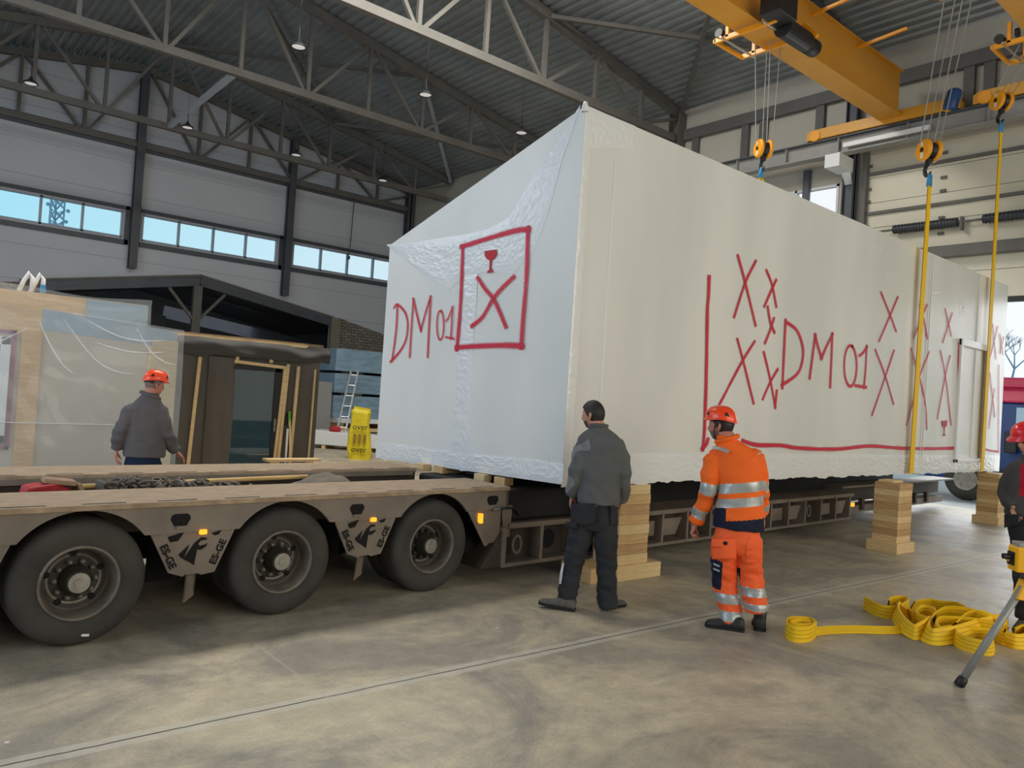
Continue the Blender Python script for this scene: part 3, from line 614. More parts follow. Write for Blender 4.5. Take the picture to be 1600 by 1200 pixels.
goblet([(1205,852),(1212,856),(1222,854),(1230,850),(1230,870),(1226,882),(1219,888),(1218,915),(1223,926),(1210,928),(1215,915),(1215,888),(1208,880)], Nt, nn)
# pale parcel cross printed near the foot
# ================================================================ timber cribs
def wood(name, a, b, sc=1):
    return mat(name, RGB(*a), .65, col2=RGB(*b), vscale=3*sc, stretch=(1.5,1.5,14), bump=.12, bscale=12, detail=6)
WM = [wood('timber_pale', (236,208,158), (220,188,134)), wood('timber_tan', (222,188,134), (198,160,108)), wood('timber_brown', (206,170,120), (182,144,98))]
ORD = ['lowest','second','third','fourth','fifth','sixth','seventh','eighth','ninth','tenth','eleventh','twelfth']
def crib(x0, x1, y0, y1, base, n, ztop, where, rot):
    cx, cy = (x0+x1)/2, (y0+y1)/2; R = Matrix.Rotation(rot, 3, 'Z')
    for i, (a, b, c, d, z0, z1) in enumerate(base):
        o = obj('timber_block', MB().box((0,0,0), (b-a,d-c,z1-z0)), WM[i % 2], bevel=.004); o.location = ((a+b)/2,(c+d)/2,(z0+z1)/2); o.rotation_euler.z = rot
        tag(o, 'wide timber base on the floor, '+where, 'timber', 'timber blocks of the supporting stacks')
    z = base[0][5]; h = (ztop-z)/n
    for k in range(n):
        o = obj('timber_block', MB().box((0,0,0), (x1-x0,y1-y0,h-.002)), WM[[0,2,1,0,1,2,1,0,2,1][k % 10]], bevel=.003)
        o.location = (cx+random.uniform(-.006,.006), cy+random.uniform(-.006,.006), z+h*(k+.5)); o.rotation_euler.z = rot+random.uniform(-.008,.008)
        tag(o, '%s timber block above the base, %s' % (ORD[k] if k < n-1 else 'topmost', where), 'timber', 'timber blocks of the supporting stacks')
crib(5.83,6.27,5.09,5.44, [(5.80,6.45,5.05,5.46,0,.152)], 8, .955, 'stack behind man in dark grey fleece', -.03)
o = obj('timber_block', MB().box((0,0,0), (.3,.42,.15)), WM[1], bevel=.004); o.location = (5.62,5.32,.075); tag(o, 'short timber on the floor left of the stack behind the bareheaded man', 'timber', 'timber blocks of the supporting stacks')
crib(10.62,11.0,4.42,4.76, [(10.56,11.06,4.38,4.80,0,.14)], 9, .93, 'free standing stack right of man in orange', -.04)
o = obj('timber_plank', MB().box((0,0,0), (.3,.2,.03)), WM[0], bevel=.004); o.location = (10.78,4.62,.947); tag(o, 'thin wooden packing piece lying on the stack right of the man in orange', 'timber')
crib(15.78,16.22,4.84,5.2, [(15.72,16.32,4.8,5.24,0,.14)], 10, .925, 'stack under the far module end', -.03)
# ================================================================ low loader trailer
TH = math.radians(2.2); TU = V(math.cos(TH),math.sin(TH),0); TV = V(-math.sin(TH),math.cos(TH),0); T0 = V(2.7,5.5,0)
def T(u, v, z): return T0+TU*u+TV*v+V(0,0,z)
RT = Matrix((TU,TV,V(0,0,1))).transposed()
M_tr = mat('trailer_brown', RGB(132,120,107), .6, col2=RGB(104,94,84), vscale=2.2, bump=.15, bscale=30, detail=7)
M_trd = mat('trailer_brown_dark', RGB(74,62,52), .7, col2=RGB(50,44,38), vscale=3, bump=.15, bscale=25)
M_deck = mat('deck_planks', RGB(176,153,126), .75, col2=RGB(140,119,97), vscale=2.5, stretch=(3,14,3), bump=.35, bscale=9)
M_tyre = mat('tyre_rubber', RGB(66,63,58), .8, col2=RGB(50,48,45), vscale=4, bump=.2, bscale=40, bdist=.004)
M_rim = mat('dusty_rim', RGB(126,118,106), .55, .25, col2=RGB(92,86,78), vscale=6)
M_rimd = mat('dark_rim', RGB(58,53,47), .7, .2, var=.3, vscale=7); M_hub = mat('hub_metal', RGB(150,146,138), .4, .6, var=.3, vscale=9)
M_void = mat('black_void', RGB(10,10,10), .9); M_blk = mat('black_tarp_and_gap', RGB(14,14,15), .7)
M_amber = mat('amber_lens', RGB(230,120,20), .3, emit=(1,.36,.02,1), est=1.6)
tl = thing('low_loader_trailer', 'dusty brown low loader trailer with open twin tyres and ES-GE plates', 'trailer', T(0,0,0))
def tb(mb, u0, u1, v0, v1, z0, z1): return mb.box(T((u0+u1)/2,(v0+v1)/2,(z0+z1)/2), (u1-u0,v1-v0,z1-z0), RT)
HUB = [-4.34,-2.96,-1.58,-.2,1.2]; HR = .418; ARC = .455
# fascia plate with wheel arches
def fascia(v, zt, zb):
    poly = [(-5.4,zt),(2.06,zt),(2.06,zb+.02)]; bot = []
    for h in HUB[::-1]:
        a0 = math.asin(max(-1,min(1,(zb-HR)/ARC)))
        for i in range(17):
            a = a0+(math.pi-2*a0)*i/16; bot.append((h+ARC*math.cos(a), HR+ARC*math.sin(a)))
    poly += bot+[(-5.4,zb)]
    return [T(u,v,z) for u,z in poly]
for nm, v0 in (('near_beam',0),):
    obj('side_fascia', MB().prism(fascia(0,.885,.688), TV*.03), M_tr, tl)
obj('side_fascia', MB().prism(fascia(2.1,.885,.688), TV*.03), M_tr, tl)
obj('deck_beam', tb(MB(),-5.4,2.06,-.02,.66,.872,.91), M_deck, tl, bevel=.006); obj('deck_beam', tb(MB(),-5.4,2.06,1.52,2.14,.872,.915), M_deck, tl, bevel=.006)
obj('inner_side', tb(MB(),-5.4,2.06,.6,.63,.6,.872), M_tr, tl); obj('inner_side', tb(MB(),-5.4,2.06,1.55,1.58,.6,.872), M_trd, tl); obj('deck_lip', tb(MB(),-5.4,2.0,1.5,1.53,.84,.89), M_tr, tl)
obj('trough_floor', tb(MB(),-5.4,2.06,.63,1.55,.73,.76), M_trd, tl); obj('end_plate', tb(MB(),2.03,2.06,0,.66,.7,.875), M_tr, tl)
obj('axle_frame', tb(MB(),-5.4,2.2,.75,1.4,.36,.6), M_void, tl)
for k in range(16):
    u = -5.28+k*.46; obj('stake_slot', tb(MB(),u,u+.26,.012,.035,.9095,.9115), M_void, tl); obj('stake_slot', tb(MB(),u+.1,u+.36,1.54,1.56,.9145,.9165), M_void, tl)
def wheel(u, label=None, nuts=True):
    w = obj('wheel', MB().lathe([(.238,.25),(.29,.262),(.33,.268),(.375,.258),(.398,.235),(.405,.20),(.406,.14),(.405,.08),(.398,.045),(.375,.02),(.33,.01),(.28,.018),(.238,.03)][::-1], T(u,.0,HR-.012), TV, 56), M_tyre, tl, smooth=True)
    obj('inner_tyre', MB().lathe([(.272,.29),(.33,.285),(.375,.295),(.40,.33),(.402,.45),(.375,.52),(.272,.52)], T(u,0,HR-.012), TV, 48), M_tyre, w, smooth=True)
    obj('rim', MB().lathe([(.242,.035),(.238,.014),(.226,.012),(.218,.035),(.205,.07),(.198,.12),(.192,.17),(.15,.175)], T(u,0,HR-.012), TV, 48), M_rim, w, smooth=True)
    obj('rim_disc', MB().lathe([(.192,.168),(.15,.176),(.10,.17),(.0,.17)], T(u,0,HR-.012), TV, 40), M_rimd, w, smooth=True)
    obj('hub', MB().lathe([(.095,.175),(.092,.10),(.078,.075),(.074,.045),(.066,.035),(0,.035)], T(u,0,HR-.012), TV, 28), M_rimd, w, autos=.5)
    obj('hub_cap', MB().lathe([(.066,.036),(.064,.03),(.03,.029),(.028,.024),(0,.024)], T(u,0,HR-.012), TV, 26), M_hub, w, autos=.5)
    for k in range(5):
        a = k*math.tau/5+.4; c = T(u+.167*math.cos(a),.171,HR-.012+.167*math.sin(a)); obj('hand_hole', MB().lathe([(0,0),(.022,0),(.022,.004)], c-TV*.006, TV, 12), M_void, w)
    for k in range(10):
        a = k*math.tau/10; c = T(u+.12*math.cos(a),.172,HR-.012+.12*math.sin(a))
        obj('wheel_nut', MB().lathe([(.018,0),(.018,-.03),(.012,-.05),(0,-.054)], c, TV, 10), M_hub if nuts else M_rimd, w, smooth=True)
    return w
for i, u in enumerate(HUB): wheel(u, nuts=(i != 4))
obj('tyre_sticker', MB().box(T(-1.53,.008,HR-.345), (.045,.004,.015), RT @ Matrix.Rotation(.15,3,'Y')), M_white, tl)
for i, u in enumerate(HUB):
    w = obj('wheel', MB().lathe([(.272,0),(.38,.01),(.405,.06),(.405,.2),(.38,.25),(.33,.25),(.33,.3),(.38,.3),(.405,.34),(.405,.48),(.38,.53),(.272,.53)], T(u,1.6,HR-.012), TV, 48), M_tyre, tl, smooth=True)
    obj('rim_disc', MB().lathe([(.275,.1),(.1,.14),(0,.14)], T(u,1.6,HR-.012), TV, 32), M_rimd, w)
    obj('axle', MB().tube([T(u,.2,HR-.01),T(u,2.0,HR-.01)], .09, 14), M_void, tl)
obj('far_light_block', tb(MB(),-5.4,2.0,2.06,2.09,.3,.7), M_trd, tl)  # added panel that stops light coming through between the wheels
# plates between the wheels
for i in range(4):
    c = (HUB[i]+HUB[i+1])/2-.0; lo = MB()
    A = [(-.285,.69),(-.15,.415),(-.055,.378),(-.035,.39),(.055,.39),(.075,.378),(.17,.39),(.3,.69)]
    pl = obj('mudguard_plate', lo.prism([T(c+a,.02,z) for a,z in A], TV*.012), M_tr, tl)
    obj('folded_edge', MB().prism([T(c-.285,.02,.69),T(c-.15,.41,.415) if 0 else T(c-.15,.02,.415),T(c-.05,.0,.385),T(c-.06,.0,.405),T(c-.19,.0,.69)], -TV*.006), M_tr, pl)
    for s, a0, tilt in ((-1,-.165,1.11),(1,.185,-1.16)):
        d = TU*math.cos(tilt*-1 if s<0 else -tilt)+V(0,0,1)*math.sin(-tilt)
        o = text('plate_lettering', 'ES-GE', .062, basis(T(c+a0,-.004 if s<0 else .016,.53), d if s>0 else (TU*.42+V(0,0,-.9)), -TV), M_void, pl, .001, (1.18,1.1), .0018)
    L1 = [(-.09,.535),(-.02,.60),(-.055,.50),(-.075,.515)]; L2 = [(-.055,.50),(.015,.61),(.06,.645),(.10,.635),(.095,.625),(.055,.62),(.04,.60),(.05,.585),(.085,.59),(.105,.60),(.095,.575),(.06,.555),(.035,.56),(.02,.45),(-.01,.475)]
    for q, L in enumerate((L1,L2)): obj('plate_emblem', MB().prism([T(c+a,.016,z) for a,z in L], -TV*.002), M_void, pl)
    D = [(-.165,.782),(-.16,.806),(-.14,.82),(-.055,.82),(-.035,.806),(-.03,.785),(-.055,.738),(-.14,.738)]
    obj('lashing_slot', MB().prism([T(c+a,-.001,z) for a,z in D], -TV*.002), M_void, tl)
    obj('lashing_bar', tb(MB(),c-.13,c-.06,-.02,.01,.722,.738), M_tr, tl); obj('lashing_slot', MB().prism([T(c+a,.016,z) for a,z in ((-.175,.66),(-.06,.69),(-.1,.63),(-.15,.625))], -TV*.002), M_void, pl)
    obj('lashing_slot', MB().prism([T(c+a,.016,z) for a,z in ((.13,.668),(.2,.685),(.18,.655),(.15,.65))], -TV*.002), M_void, pl)
    obj('marker_lamp', tb(MB(),c+.035,c+.085,-.022,.012,.668,.702), M_amber, tl, bevel=.006)
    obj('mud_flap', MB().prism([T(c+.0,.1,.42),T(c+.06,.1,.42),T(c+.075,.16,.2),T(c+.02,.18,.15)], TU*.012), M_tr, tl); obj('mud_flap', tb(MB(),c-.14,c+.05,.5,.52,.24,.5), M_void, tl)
# front end plate, lamp and steps down to the bed
pl = obj('mudguard_plate', MB().prism([T(a,.02,z) for a,z in ((1.6,.70),(1.8,.37),(1.99,.39),(1.99,.70))], TV*.012), M_tr, tl)
obj('folded_edge', MB().prism([T(1.56,-.0,.70),T(1.79,-.0,.36),T(1.83,-.0,.375),T(1.62,0,.70)], -TV*.01), M_tr, pl)
obj('marker_lamp', tb(MB(),1.70,1.735,-.03,.015,.58,.67), M_amber, tl, bevel=.006)
obj('lashing_slot', MB().prism([T(1.86+a,-.001,z) for a,z in ((-.07,.785),(-.065,.812),(-.045,.828),(.045,.828),(.065,.812),(.07,.785),(.045,.742),(-.045,.742))], -TV*.002), M_void, tl)
obj('gooseneck_gusset', MB().prism([T(2.0,.02,.72),T(2.14,.02,.72),T(2.12,.02,.42),T(2.05,.02,.42)], TV*.03), M_tr, tl)
obj('air_hose', MB().tube(smoothpts([T(1.9,-.03,.70),T(2.0,-.05,.715),T(2.15,0,.69),T(2.3,.08,.60),T(2.42,.15,.52)]), .012, 8), M_black, tl, smooth=True)
obj('air_coupling', MB().tube([T(1.85,-.03,.70),T(2.0,-.04,.712)], .014, 8), M_hub, tl)
# machinery under the neck
for k in range(5): obj('neck_part', tb(MB(),2.1+.15*k,3.4+.1*k,.3+.12*k,.42+.12*k,.45+.05*k,.58+.07*k), M_trd if k % 2 else M_blk, tl)
obj('neck_cover', tb(MB(),2.07,3.2,.06,1.5,.56,.865), M_blk, tl, bevel=.03)
obj('suspension', MB().tube([T(1.7,.3,.3),T(2.0,.3,.45)], .12, 14), M_void, tl)
# low bed
BE = [2.02,11.6]
obj('bed_top_rail', tb(MB(),2.1,9.7,.0,.5,.5,.55), M_tr, tl); obj('bed_bottom_rail', tb(MB(),2.0,9.6,-.02,.5,.14,.175), M_tr, tl)
obj('bed_back', tb(MB(),2.0,9.6,.16,.2,.17,.52), M_trd, tl); obj('bed_nose', MB().prism([T(1.75,-.0,.15),T(2.03,-.0,.15),T(2.03,-.0,.52)], TV*.5), M_trd, tl)
obj('bed_end_plate', tb(MB(),2.0,2.05,-.02,.5,.15,.52), M_tr, tl)
k = 0; u = 2.05
while u < 9.5:
    obj('bed_post', tb(MB(),u+.46,u+.5,-.015,.17,.17,.51), M_tr, tl)
    if k % 3 == 0:
        c = T(u+.2,.05,.33); obj('lashing_ring', MB().tube([c+TU*(.055*math.cos(a))+V(0,0,.085*math.sin(a)) for a in [i*math.tau/14 for i in range(14)]], .018, 8, closed=True), M_tr, tl, smooth=True)
    elif k % 3 == 1:
        obj('side_pocket', MB().lathe([(0,0),(.1,0),(.1,.004)], T(u+.24,.155,.33), TV, 24) if k == 1 else tb(MB(),u+.06,u+.4,.05,.16,.25,.42), M_void if k == 1 else M_tr, tl)
    else:
        obj('side_bracket', MB().prism([T(u+.03,.03,.44),T(u+.42,.03,.44),T(u+.3,.03,.24),T(u+.03,.03,.24)], TV*.05), M_tr, tl, bevel=.006)
    u += .5; k += 1
obj('marker_lamp', tb(MB(),9.58,9.66,-.03,0,.34,.4), M_amber, tl)
obj('bed_spine', tb(MB(),2.3,13.2,.75,1.5,.3,.88), M_blk, tl); obj('bed_gap_shade', tb(MB(),3.0,9.75,.5,.56,.5,.90), M_blk, tl)  # second piece: black sheet standing for the shaded gap between bed and module
obj('bed_extension_rail', tb(MB(),9.6,14.5,.25,.5,.16,.28), M_tr, tl); obj('bed_extension_rail', tb(MB(),9.7,15,.5,.62,.3,.62), M_trd, tl); obj('bed_extension_top', tb(MB(),9.7,15,.2,.62,.6,.63), M_tr, tl)
for k in range(7): obj('extension_cleat', tb(MB(),9.9+.6*k,10.0+.6*k,.2,.27,.2,.4), M_trd, tl)
obj('bed_top_rail', tb(MB(),2.1,9.7,1.7,2.15,.5,.55), M_tr, tl)
# things lying in the trough
M_redb = mat('red_brush', RGB(176,44,50), .6, var=.25, vscale=20, bump=.4, bscale=60)
b = thing('push_broom', 'broom with red bristle head and pale wooden stick lying in the trailer trough', 'broom', T(-1.75,1.15,.7))
obj('bristle_head', MB().prism([T(-1.80,.75,.79),T(-1.52,.80,.78),T(-1.48,.82,.90),T(-1.60,.75,.945),T(-1.78,.70,.93)], TV*.22), M_redb, b, bevel=.02)
obj('head_block', MB().bar(T(-1.66,.86,.965), T(-1.46,.85,.94), .16, .035).bar(T(-1.46,.85,.94), T(-1.41,.86,.84), .16, .03), wood('brush_block',(170,140,110),(130,104,84)), b, bevel=.005)
obj('stick', MB().tube([T(-1.43,.95,.895), T(.55,1.15,.90)], .019, 10), wood('brush_stick',(222,188,128),(200,164,104)), b, smooth=True)
ch = thing('chain_pile', 'pile of dusty steel chain heaped in the trailer trough', 'chain', T(-.7,1,.75))
M_chain = mat('dusty_chain', RGB(98,90,80), .6, .3, var=.25, vscale=10)
for i in range(90):
    t = i/90; c = T(-1.22+1.1*t+random.uniform(-.03,.03), .84+random.uniform(-.12,.16), .835+.12*(1-t)**.5*random.random()); a = random.uniform(0,3.1); bb_ = random.uniform(-.6,.6)
    d1 = (TU*math.cos(a)+TV*math.sin(a)+V(0,0,bb_)).normalized(); d2 = d1.cross(V(random.uniform(-1,1),random.uniform(-1,1),.6)).normalized()
    obj('chain_link', MB().tube([c+d1*(.052*math.cos(q)*(1.0))+d2*(.026*math.sin(q)) for q in [j*math.tau/10 for j in range(10)]], .012, 6, closed=True), M_chain, ch, smooth=True)
for k in range(4): obj('chain_plate', MB().box(T(-1.28+.07*k,.85,.84-.01*k), (.03,.22,.22), RT), M_chain, ch, bevel=.01)
o = obj('cloth_bundle', MB().grid(lambda u,v: T(.25+.75*u,.72+.5*v,.79+.16*math.sin(u*3.1)*math.sin(v*3.1)+.03*noise.noise(V(u*6,v*5,0))),24,16), mat('grey_cloth', RGB(120,110,98), .9, var=.2)); tag(o, 'dusty grey cloth lying in the trailer trough past the chain', 'cloth')
o = obj('red_plank', MB().bar(T(-3.2,.8,.93), T(-1.95,.85,.87), .08, .03), M_redb); tag(o, 'thin red painted bar at the left edge in the trailer trough', 'bar')
# pallets and bits seen beneath the module's end
# ================================================================ plastic covered module on the left
M_board = mat('beige_wall_board', RGB(196,186,168), .7, var=.05, vscale=.8); M_ply = wood('stud_wood', (222,184,124), (202,160,104)); M_pale = wood('batten_wood', (228,200,152), (208,178,130))
M_film = film('clear_plastic', RGB(225,228,228), .28, .08); M_pink = mat('magenta_tape', RGB(150,60,110), .5); M_whitep = mat('white_plastic', RGB(226,228,228), .35)
PY = 10.5
pm = thing('plastic_covered_module', 'building module with beige boards and wood studs under clear plastic at the left edge', 'building module', (0.5,PY,0))
obj('wall_panel', MB().bb((-3,PY,.1), (3.05,PY+1.4,2.30)), M_board, pm)
obj('top_board', MB().bb((-3,PY-.02,2.12), (1.55,PY+1.2,2.46)), M_ply, pm); obj('top_board', MB().prism([(1.55,PY-.015,2.2),(3.08,PY-.015,2.1),(3.08,PY-.015,2.33),(1.55,PY-.015,2.44)], (0,1.2,0)), mat('blue_grey_board', RGB(150,172,186), .6, var=.06), pm)
obj('stud', MB().bb((1.36,PY-.03,.1), (1.56,PY,2.2)), M_ply, pm); obj('corner_stud', MB().bb((2.78,PY-.025,.1), (3.10,PY+.1,2.2)), wood('corner_wood', (206,190,152), (190,170,130)), pm); obj('corner_stud', MB().bb((2.74,PY-.03,.1), (2.78,PY,2.1)), M_pale, pm)
w = obj('window_frame', MB().bb((.4,PY-.06,.85), (1.26,PY,.95)).bb((.4,PY-.06,1.98), (1.26,PY,2.08)).bb((1.16,PY-.06,.85), (1.26,PY,2.08)).bb((1.04,PY-.04,.85), (1.08,PY,2.0)), M_white, pm, bevel=.008)
obj('window_pane', MB().bb((.4,PY-.03,.95), (1.16,PY-.02,1.98)), mat('dark_glass', RGB(60,80,92), .06), w)
obj('pink_tape', MB().bb((1.27,PY-.03,.78), (1.31,PY,2.16)).bb((.4,PY-.03,.78), (1.31,PY,.82)).bb((.4,PY-.03,2.12), (1.31,PY,2.16)), M_pink, w)
def filmsurf(u, v):
    x = -3+6.15*u; z = .1+2.35*v-(.0 if x < 1.5 else (x-1.5)*.06*v)
    y = PY-.07-.05*noise.noise(V(x*1.3,0,z*.9))-.03*abs(noise.noise(V(x*3+z*2,3,z*3)))-.05*max(0,math.sin(x*2.1+z*1.3))*v
    return V(x,y,z)
obj('plastic_sheet', MB().grid(filmsurf, 110, 50), M_film, pm, smooth=True)
for i, (x0,z0,x1,z1,sg) in enumerate(((1.75,2.34,2.6,1.75,.2),(2.0,2.35,2.9,2.2,.1),(2.55,2.3,3.05,1.9,.12),(.5,1.7,1.4,2.2,.05),(1.5,2.3,1.9,1.7,.1),(2.1,2.1,2.9,2.05,.06))):
    pts = [V(x0+(x1-x0)*t, PY-.16-.02*math.sin(t*9+i), z0+(z1-z0)*t-sg*math.sin(t*3.1)) for t in [k/14 for k in range(15)]]
    obj('plastic_fold', MB().tube(pts, [.002+.007*math.sin(k/14*3.1) for k in range(15)], 7), film('fold_%d' % i, (.95,.97,1,1), .35, .05), pm, smooth=True)
obj('tape_line', MB().tube([V(.6+2.2*t,PY-.13,1.1+.0*t) for t in (0,.3,.6,1)], .005, 5), M_whitep, pm)
rb = thing('stacked_roof_unit', 'taller plastic covered unit of boards behind the plastic covered module', 'building module', (0,12.3,0))
obj('wall_panel', MB().bb((-3,12.3,0), (3.16,13.6,2.77)), M_ply, rb); obj('board', MB().bb((2.35,12.28,2.45), (3.17,12.4,2.76)), mat('blue_grey_board2', RGB(140,166,182), .6, var=.06), rb)
obj('plastic_sheet', MB().grid(lambda u,v: V(-3+6.2*u, 12.22-.05*noise.noise(V(u*9,v*3,1)), 1.9+.92*v+.03*math.sin(u*20)), 90, 14), M_film, rb, smooth=True)
lp = thing('folded_strap_loops', 'pair of white strap loops with a blue patch standing on the plastic covered unit', 'strap', (1.6,12.25,2.8))
for k, dx in ((0,0),(1,.13)):
    obj('loop', MB().tube([V(1.55+dx,12.5,2.78),V(1.60+dx*1.1,12.5,2.93),V(1.66+dx,12.5,3.05),V(1.70+dx,12.5,2.98),V(1.70+dx,12.5,2.79)], .03, 8), M_whitep, lp, smooth=True)
obj('patch', MB().bb((1.80,12.45,2.79), (1.86,12.47,2.9)), M_sblue, lp)
# ================================================================ black clad module
M_mem = mat('black_membrane', RGB(92,87,82), .75, var=.1, vscale=1.2, bump=.25, bscale=3, bdist=.03); M_memd = mat('black_membrane_edge', RGB(62,60,58), .7, bump=.2, bscale=4)
M_mirror = mat('door_glass', RGB(56,80,92), .03, spec=1.0, coat=.6); BY = 12.0  # bluish base colour stands in for the reflection in the door glass
bm_ = thing('membrane_clad_module', 'dark grey membrane clad module with glass door and pale battens', 'building module', (4.7,BY,0))
obj('wall', MB().grid(lambda u,v: V(3.3+2.55*u, BY-.02-.012*noise.noise(V(u*6,v*5,2)), 2.3*v), 60, 40), M_mem, bm_, smooth=True)
obj('side_wall', MB().bb((3.3,BY,0), (5.85,BY+3,2.28)), M_memd, bm_)
obj('membrane_drape', MB().grid(lambda u,v: V(4.0+.42*u, BY-.05-.05*math.sin(u*3.1)-.02*noise.noise(V(u*3,v*6,5)), 2.08*v), 16, 30), M_mem, bm_, smooth=True)
def flap(u, v):
    x = 3.3+2.68*u; z = 2.36-.0*u-.26*v*(1+.25*noise.noise(V(x*3,0,2))); y = BY-.06-.07*math.sin(v*2.6)-.05*noise.noise(V(x*2.5,v*2,4)); return V(x,y,z+.02*noise.noise(V(x*4,1,1)))
obj('top_flap', MB().grid(flap, 70, 10), M_memd, bm_, smooth=True)
obj('top_plate', MB().bb((3.3,BY-.06,2.34), (5.6,BY+.4,2.39)), M_pale, bm_); obj('roof_board', MB().bb((3.3,BY+.0,2.36), (5.9,BY+3,2.42)), wood('roof_board',(150,126,100),(120,100,80)), bm_)
for nm, a, b in (('batten',(3.86,2.06),(3.78,.1)),('batten',(5.27,2.05),(5.19,.1)),('batten',(5.45,2.03),(5.40,.1)),('batten',(5.75,2.0),(5.73,.1)),('door_batten',(5.22,1.98),(5.12,.1))):
    obj(nm, MB().bar((a[0],BY-.06,a[1]), (b[0],BY-.06,b[1]), .05 if a[0] < 5.7 else .025, .03), M_pale, bm_)
obj('header_batten', MB().bar((4.38,BY-.07,2.03), (5.24,BY-.07,1.99), .03, .05), M_pale, bm_)
for x in (4.40,4.95): obj('spacer_block', MB().bb((x,BY-.08,2.05), (x+.05,BY-.04,2.12)), M_pale, bm_)
d = obj('glass_door', MB().bb((4.3,BY-.05,.1), (5.14,BY-.03,1.93)), M_mirror, bm_)
obj('door_frame', MB().bb((5.06,BY-.07,.1), (5.16,BY-.02,1.97)).bb((4.3,BY-.07,1.91), (5.16,BY-.02,1.97)), M_black, d); obj('door_handle', MB().bb((5.08,BY-.1,.95), (5.11,BY-.06,1.15)), M_hub, d)
obj('cable_box', MB().bb((5.26,BY-.06,1.05), (5.4,BY-.02,1.25)), M_black, bm_)
t = thing('trestle', 'low pale wooden trestle plank standing before the dark module', 'trestle', (5.3,11.6,0))
obj('plank', MB().bb((4.85,11.5,.50), (5.75,11.72,.54)), M_pale, t)
for x in (5.0,5.6): obj('leg', MB().bb((x-.06,11.58,0), (x+.06,11.64,.5)), M_pale, t)
t = thing('hand_saw_pole', 'green tipped pale stick leaning on the dark module beside the glass door', 'tool', (5.3,11.8,0))
obj('stick', MB().tube([(5.34,11.9,1.2),(5.36,11.75,.1)], .015, 8), M_pale, t); obj('tip', MB().tube([(5.33,11.9,1.28),(5.34,11.9,1.05)], .022, 8), mat('green_plastic', RGB(90,160,40), .5), t)
obj('blade', MB().bb((5.28,11.84,.35), (5.31,11.86,1.0)), M_white, t)
# ================================================================ goods near the far wall
M_sack = mat('yellow_sack', RGB(226,206,40), .45, var=.12, vscale=3, bump=.5, bscale=5, bdist=.05)
sk = thing('insulation_bag', 'tall yellow plastic insulation bag standing on the floor left of the white module', 'bag', (9.3,16.6,0))
sx0 = V(9.28,16.55,0); sa = V(.80,-.6,0).normalized(); sb = V(.6,.8,0).normalized()
def sackpt(u, v):
    a = u*math.tau; h = 1.28*v; w = .27*(1-.1*v)+.03*math.sin(v*7); dpt = .2*(1-.35*v**2); 
    if v > .93: w *= .8; dpt *= .3
    c = sx0+sa*(-.07*math.sin(v*2.4)+.04*v); k = 1+.08*noise.noise(V(math.cos(a)*2,math.sin(a)*2,v*5)); ca, sn = math.cos(a), math.sin(a)
    return c+sa*(w*k*math.copysign(abs(ca)**.6,ca))+sb*(dpt*k*math.copysign(abs(sn)**.6,sn))+V(0,0,h*(1-.05*(.5+.5*ca) if v > .9 else 1))
obj('bag_body', MB().grid(sackpt, 40, 34), M_sack, sk, smooth=True); obj('bag_crown', MB().grid(lambda u,v: sackpt(u,1)*(1-v)+(sx0+V(-.05,0,1.24))*v, 40, 3), M_sack, sk, smooth=True)
M_ink = mat('black_print', RGB(30,30,26), .6); fr = sx0-sb*.235
for z, s in ((.78,.2),(.24,.2)):
    text('bag_lettering', 'over', s, basis(fr+V(0,0,z)+sa*.0, sa, -sb), M_ink, sk, .004); text('bag_lettering', '- - - - - -', .05, basis(fr+V(0,0,z-.12)+sa*.05, sa, -sb), M_ink, sk, .004)
M_print = mat('brown_print', RGB(150,120,40), .6)
for k in range(3): obj('printed_panel', MB().box(fr+V(0,0,.5)+sa*(-.12+.12*k), (.07,.008,.22), Matrix((sa,sb,V(0,0,1))).transposed()), M_print, sk)
# long low white package
wp = V(9.35,19.5,0); wq = V(11.6,17.0,0)
wd = (wq-wp).normalized(); wn = V(-wd.y,wd.x,0)
o = obj('long_package', MB().prism([wp+V(0,0,.1),wq+V(0,0,.1),wq+V(0,0,.42),wp+V(0,0,.48)], wn*.8), M_whitep, bevel=.02); tag(o, 'long low white package on the floor behind the yellow bag', 'package')
for i, t_ in enumerate((.12,.5,.85)):
    o = obj('wooden_runner', MB().box(wp+(wq-wp)*t_+wn*.4+V(0,0,.05), (.1,.75,.1), math.atan2(wd.y,wd.x)), M_pale); tag(o, 'wooden runner under the long white package, '+('near its left end','at its middle behind the yellow bag','near its right end')[i], 'runner')
o = obj('red_bundle', MB().lathe([(0,0),(.14,.01),(.17,.08),(.12,.15),(0,.17)], V(9.95,19.2,.46), n=16), mat('red_cloth', RGB(170,40,50), .8), smooth=True); tag(o, 'small round red bundle lying on the long white package', 'bundle')
o = obj('grey_board', MB().prism([(9.6,20.2,0),(10.3,20.2,0),(10.4,20.42,1.82),(9.75,20.42,1.82)], (0,.05,0)), mat('grey_sheet', RGB(128,128,126), .6)); tag(o, 'grey sheet leaning near the beige jamb post behind the white package', 'sheet')
ld = thing('ladder', 'aluminium ladder leaning on the blue wrapped stacks', 'ladder', (10.6,19.2,0)); M_alu = mat('aluminium', RGB(190,192,192), .35, .7)
for dx in (0,.38): obj('rail', MB().bar((10.35+dx*.6,19.98-dx*.3,.05), (10.98+dx*.5,20.42-dx*.2,2.2), .05, .03), M_alu, ld)
for k in range(7): 
    t_ = (k+.6)/7; p = V(10.35,19.98,.05).lerp(V(10.98,20.42,2.2),t_); q = V(10.578,19.866,.05).lerp(V(11.17,20.344,2.2),t_); obj('rung', MB().tube([p,q], .014, 8), M_alu, ld)
M_bw = mat('blue_wrap', RGB(120,146,166), .35, var=.1, vscale=2, bump=.3, bscale=3, bdist=.04)
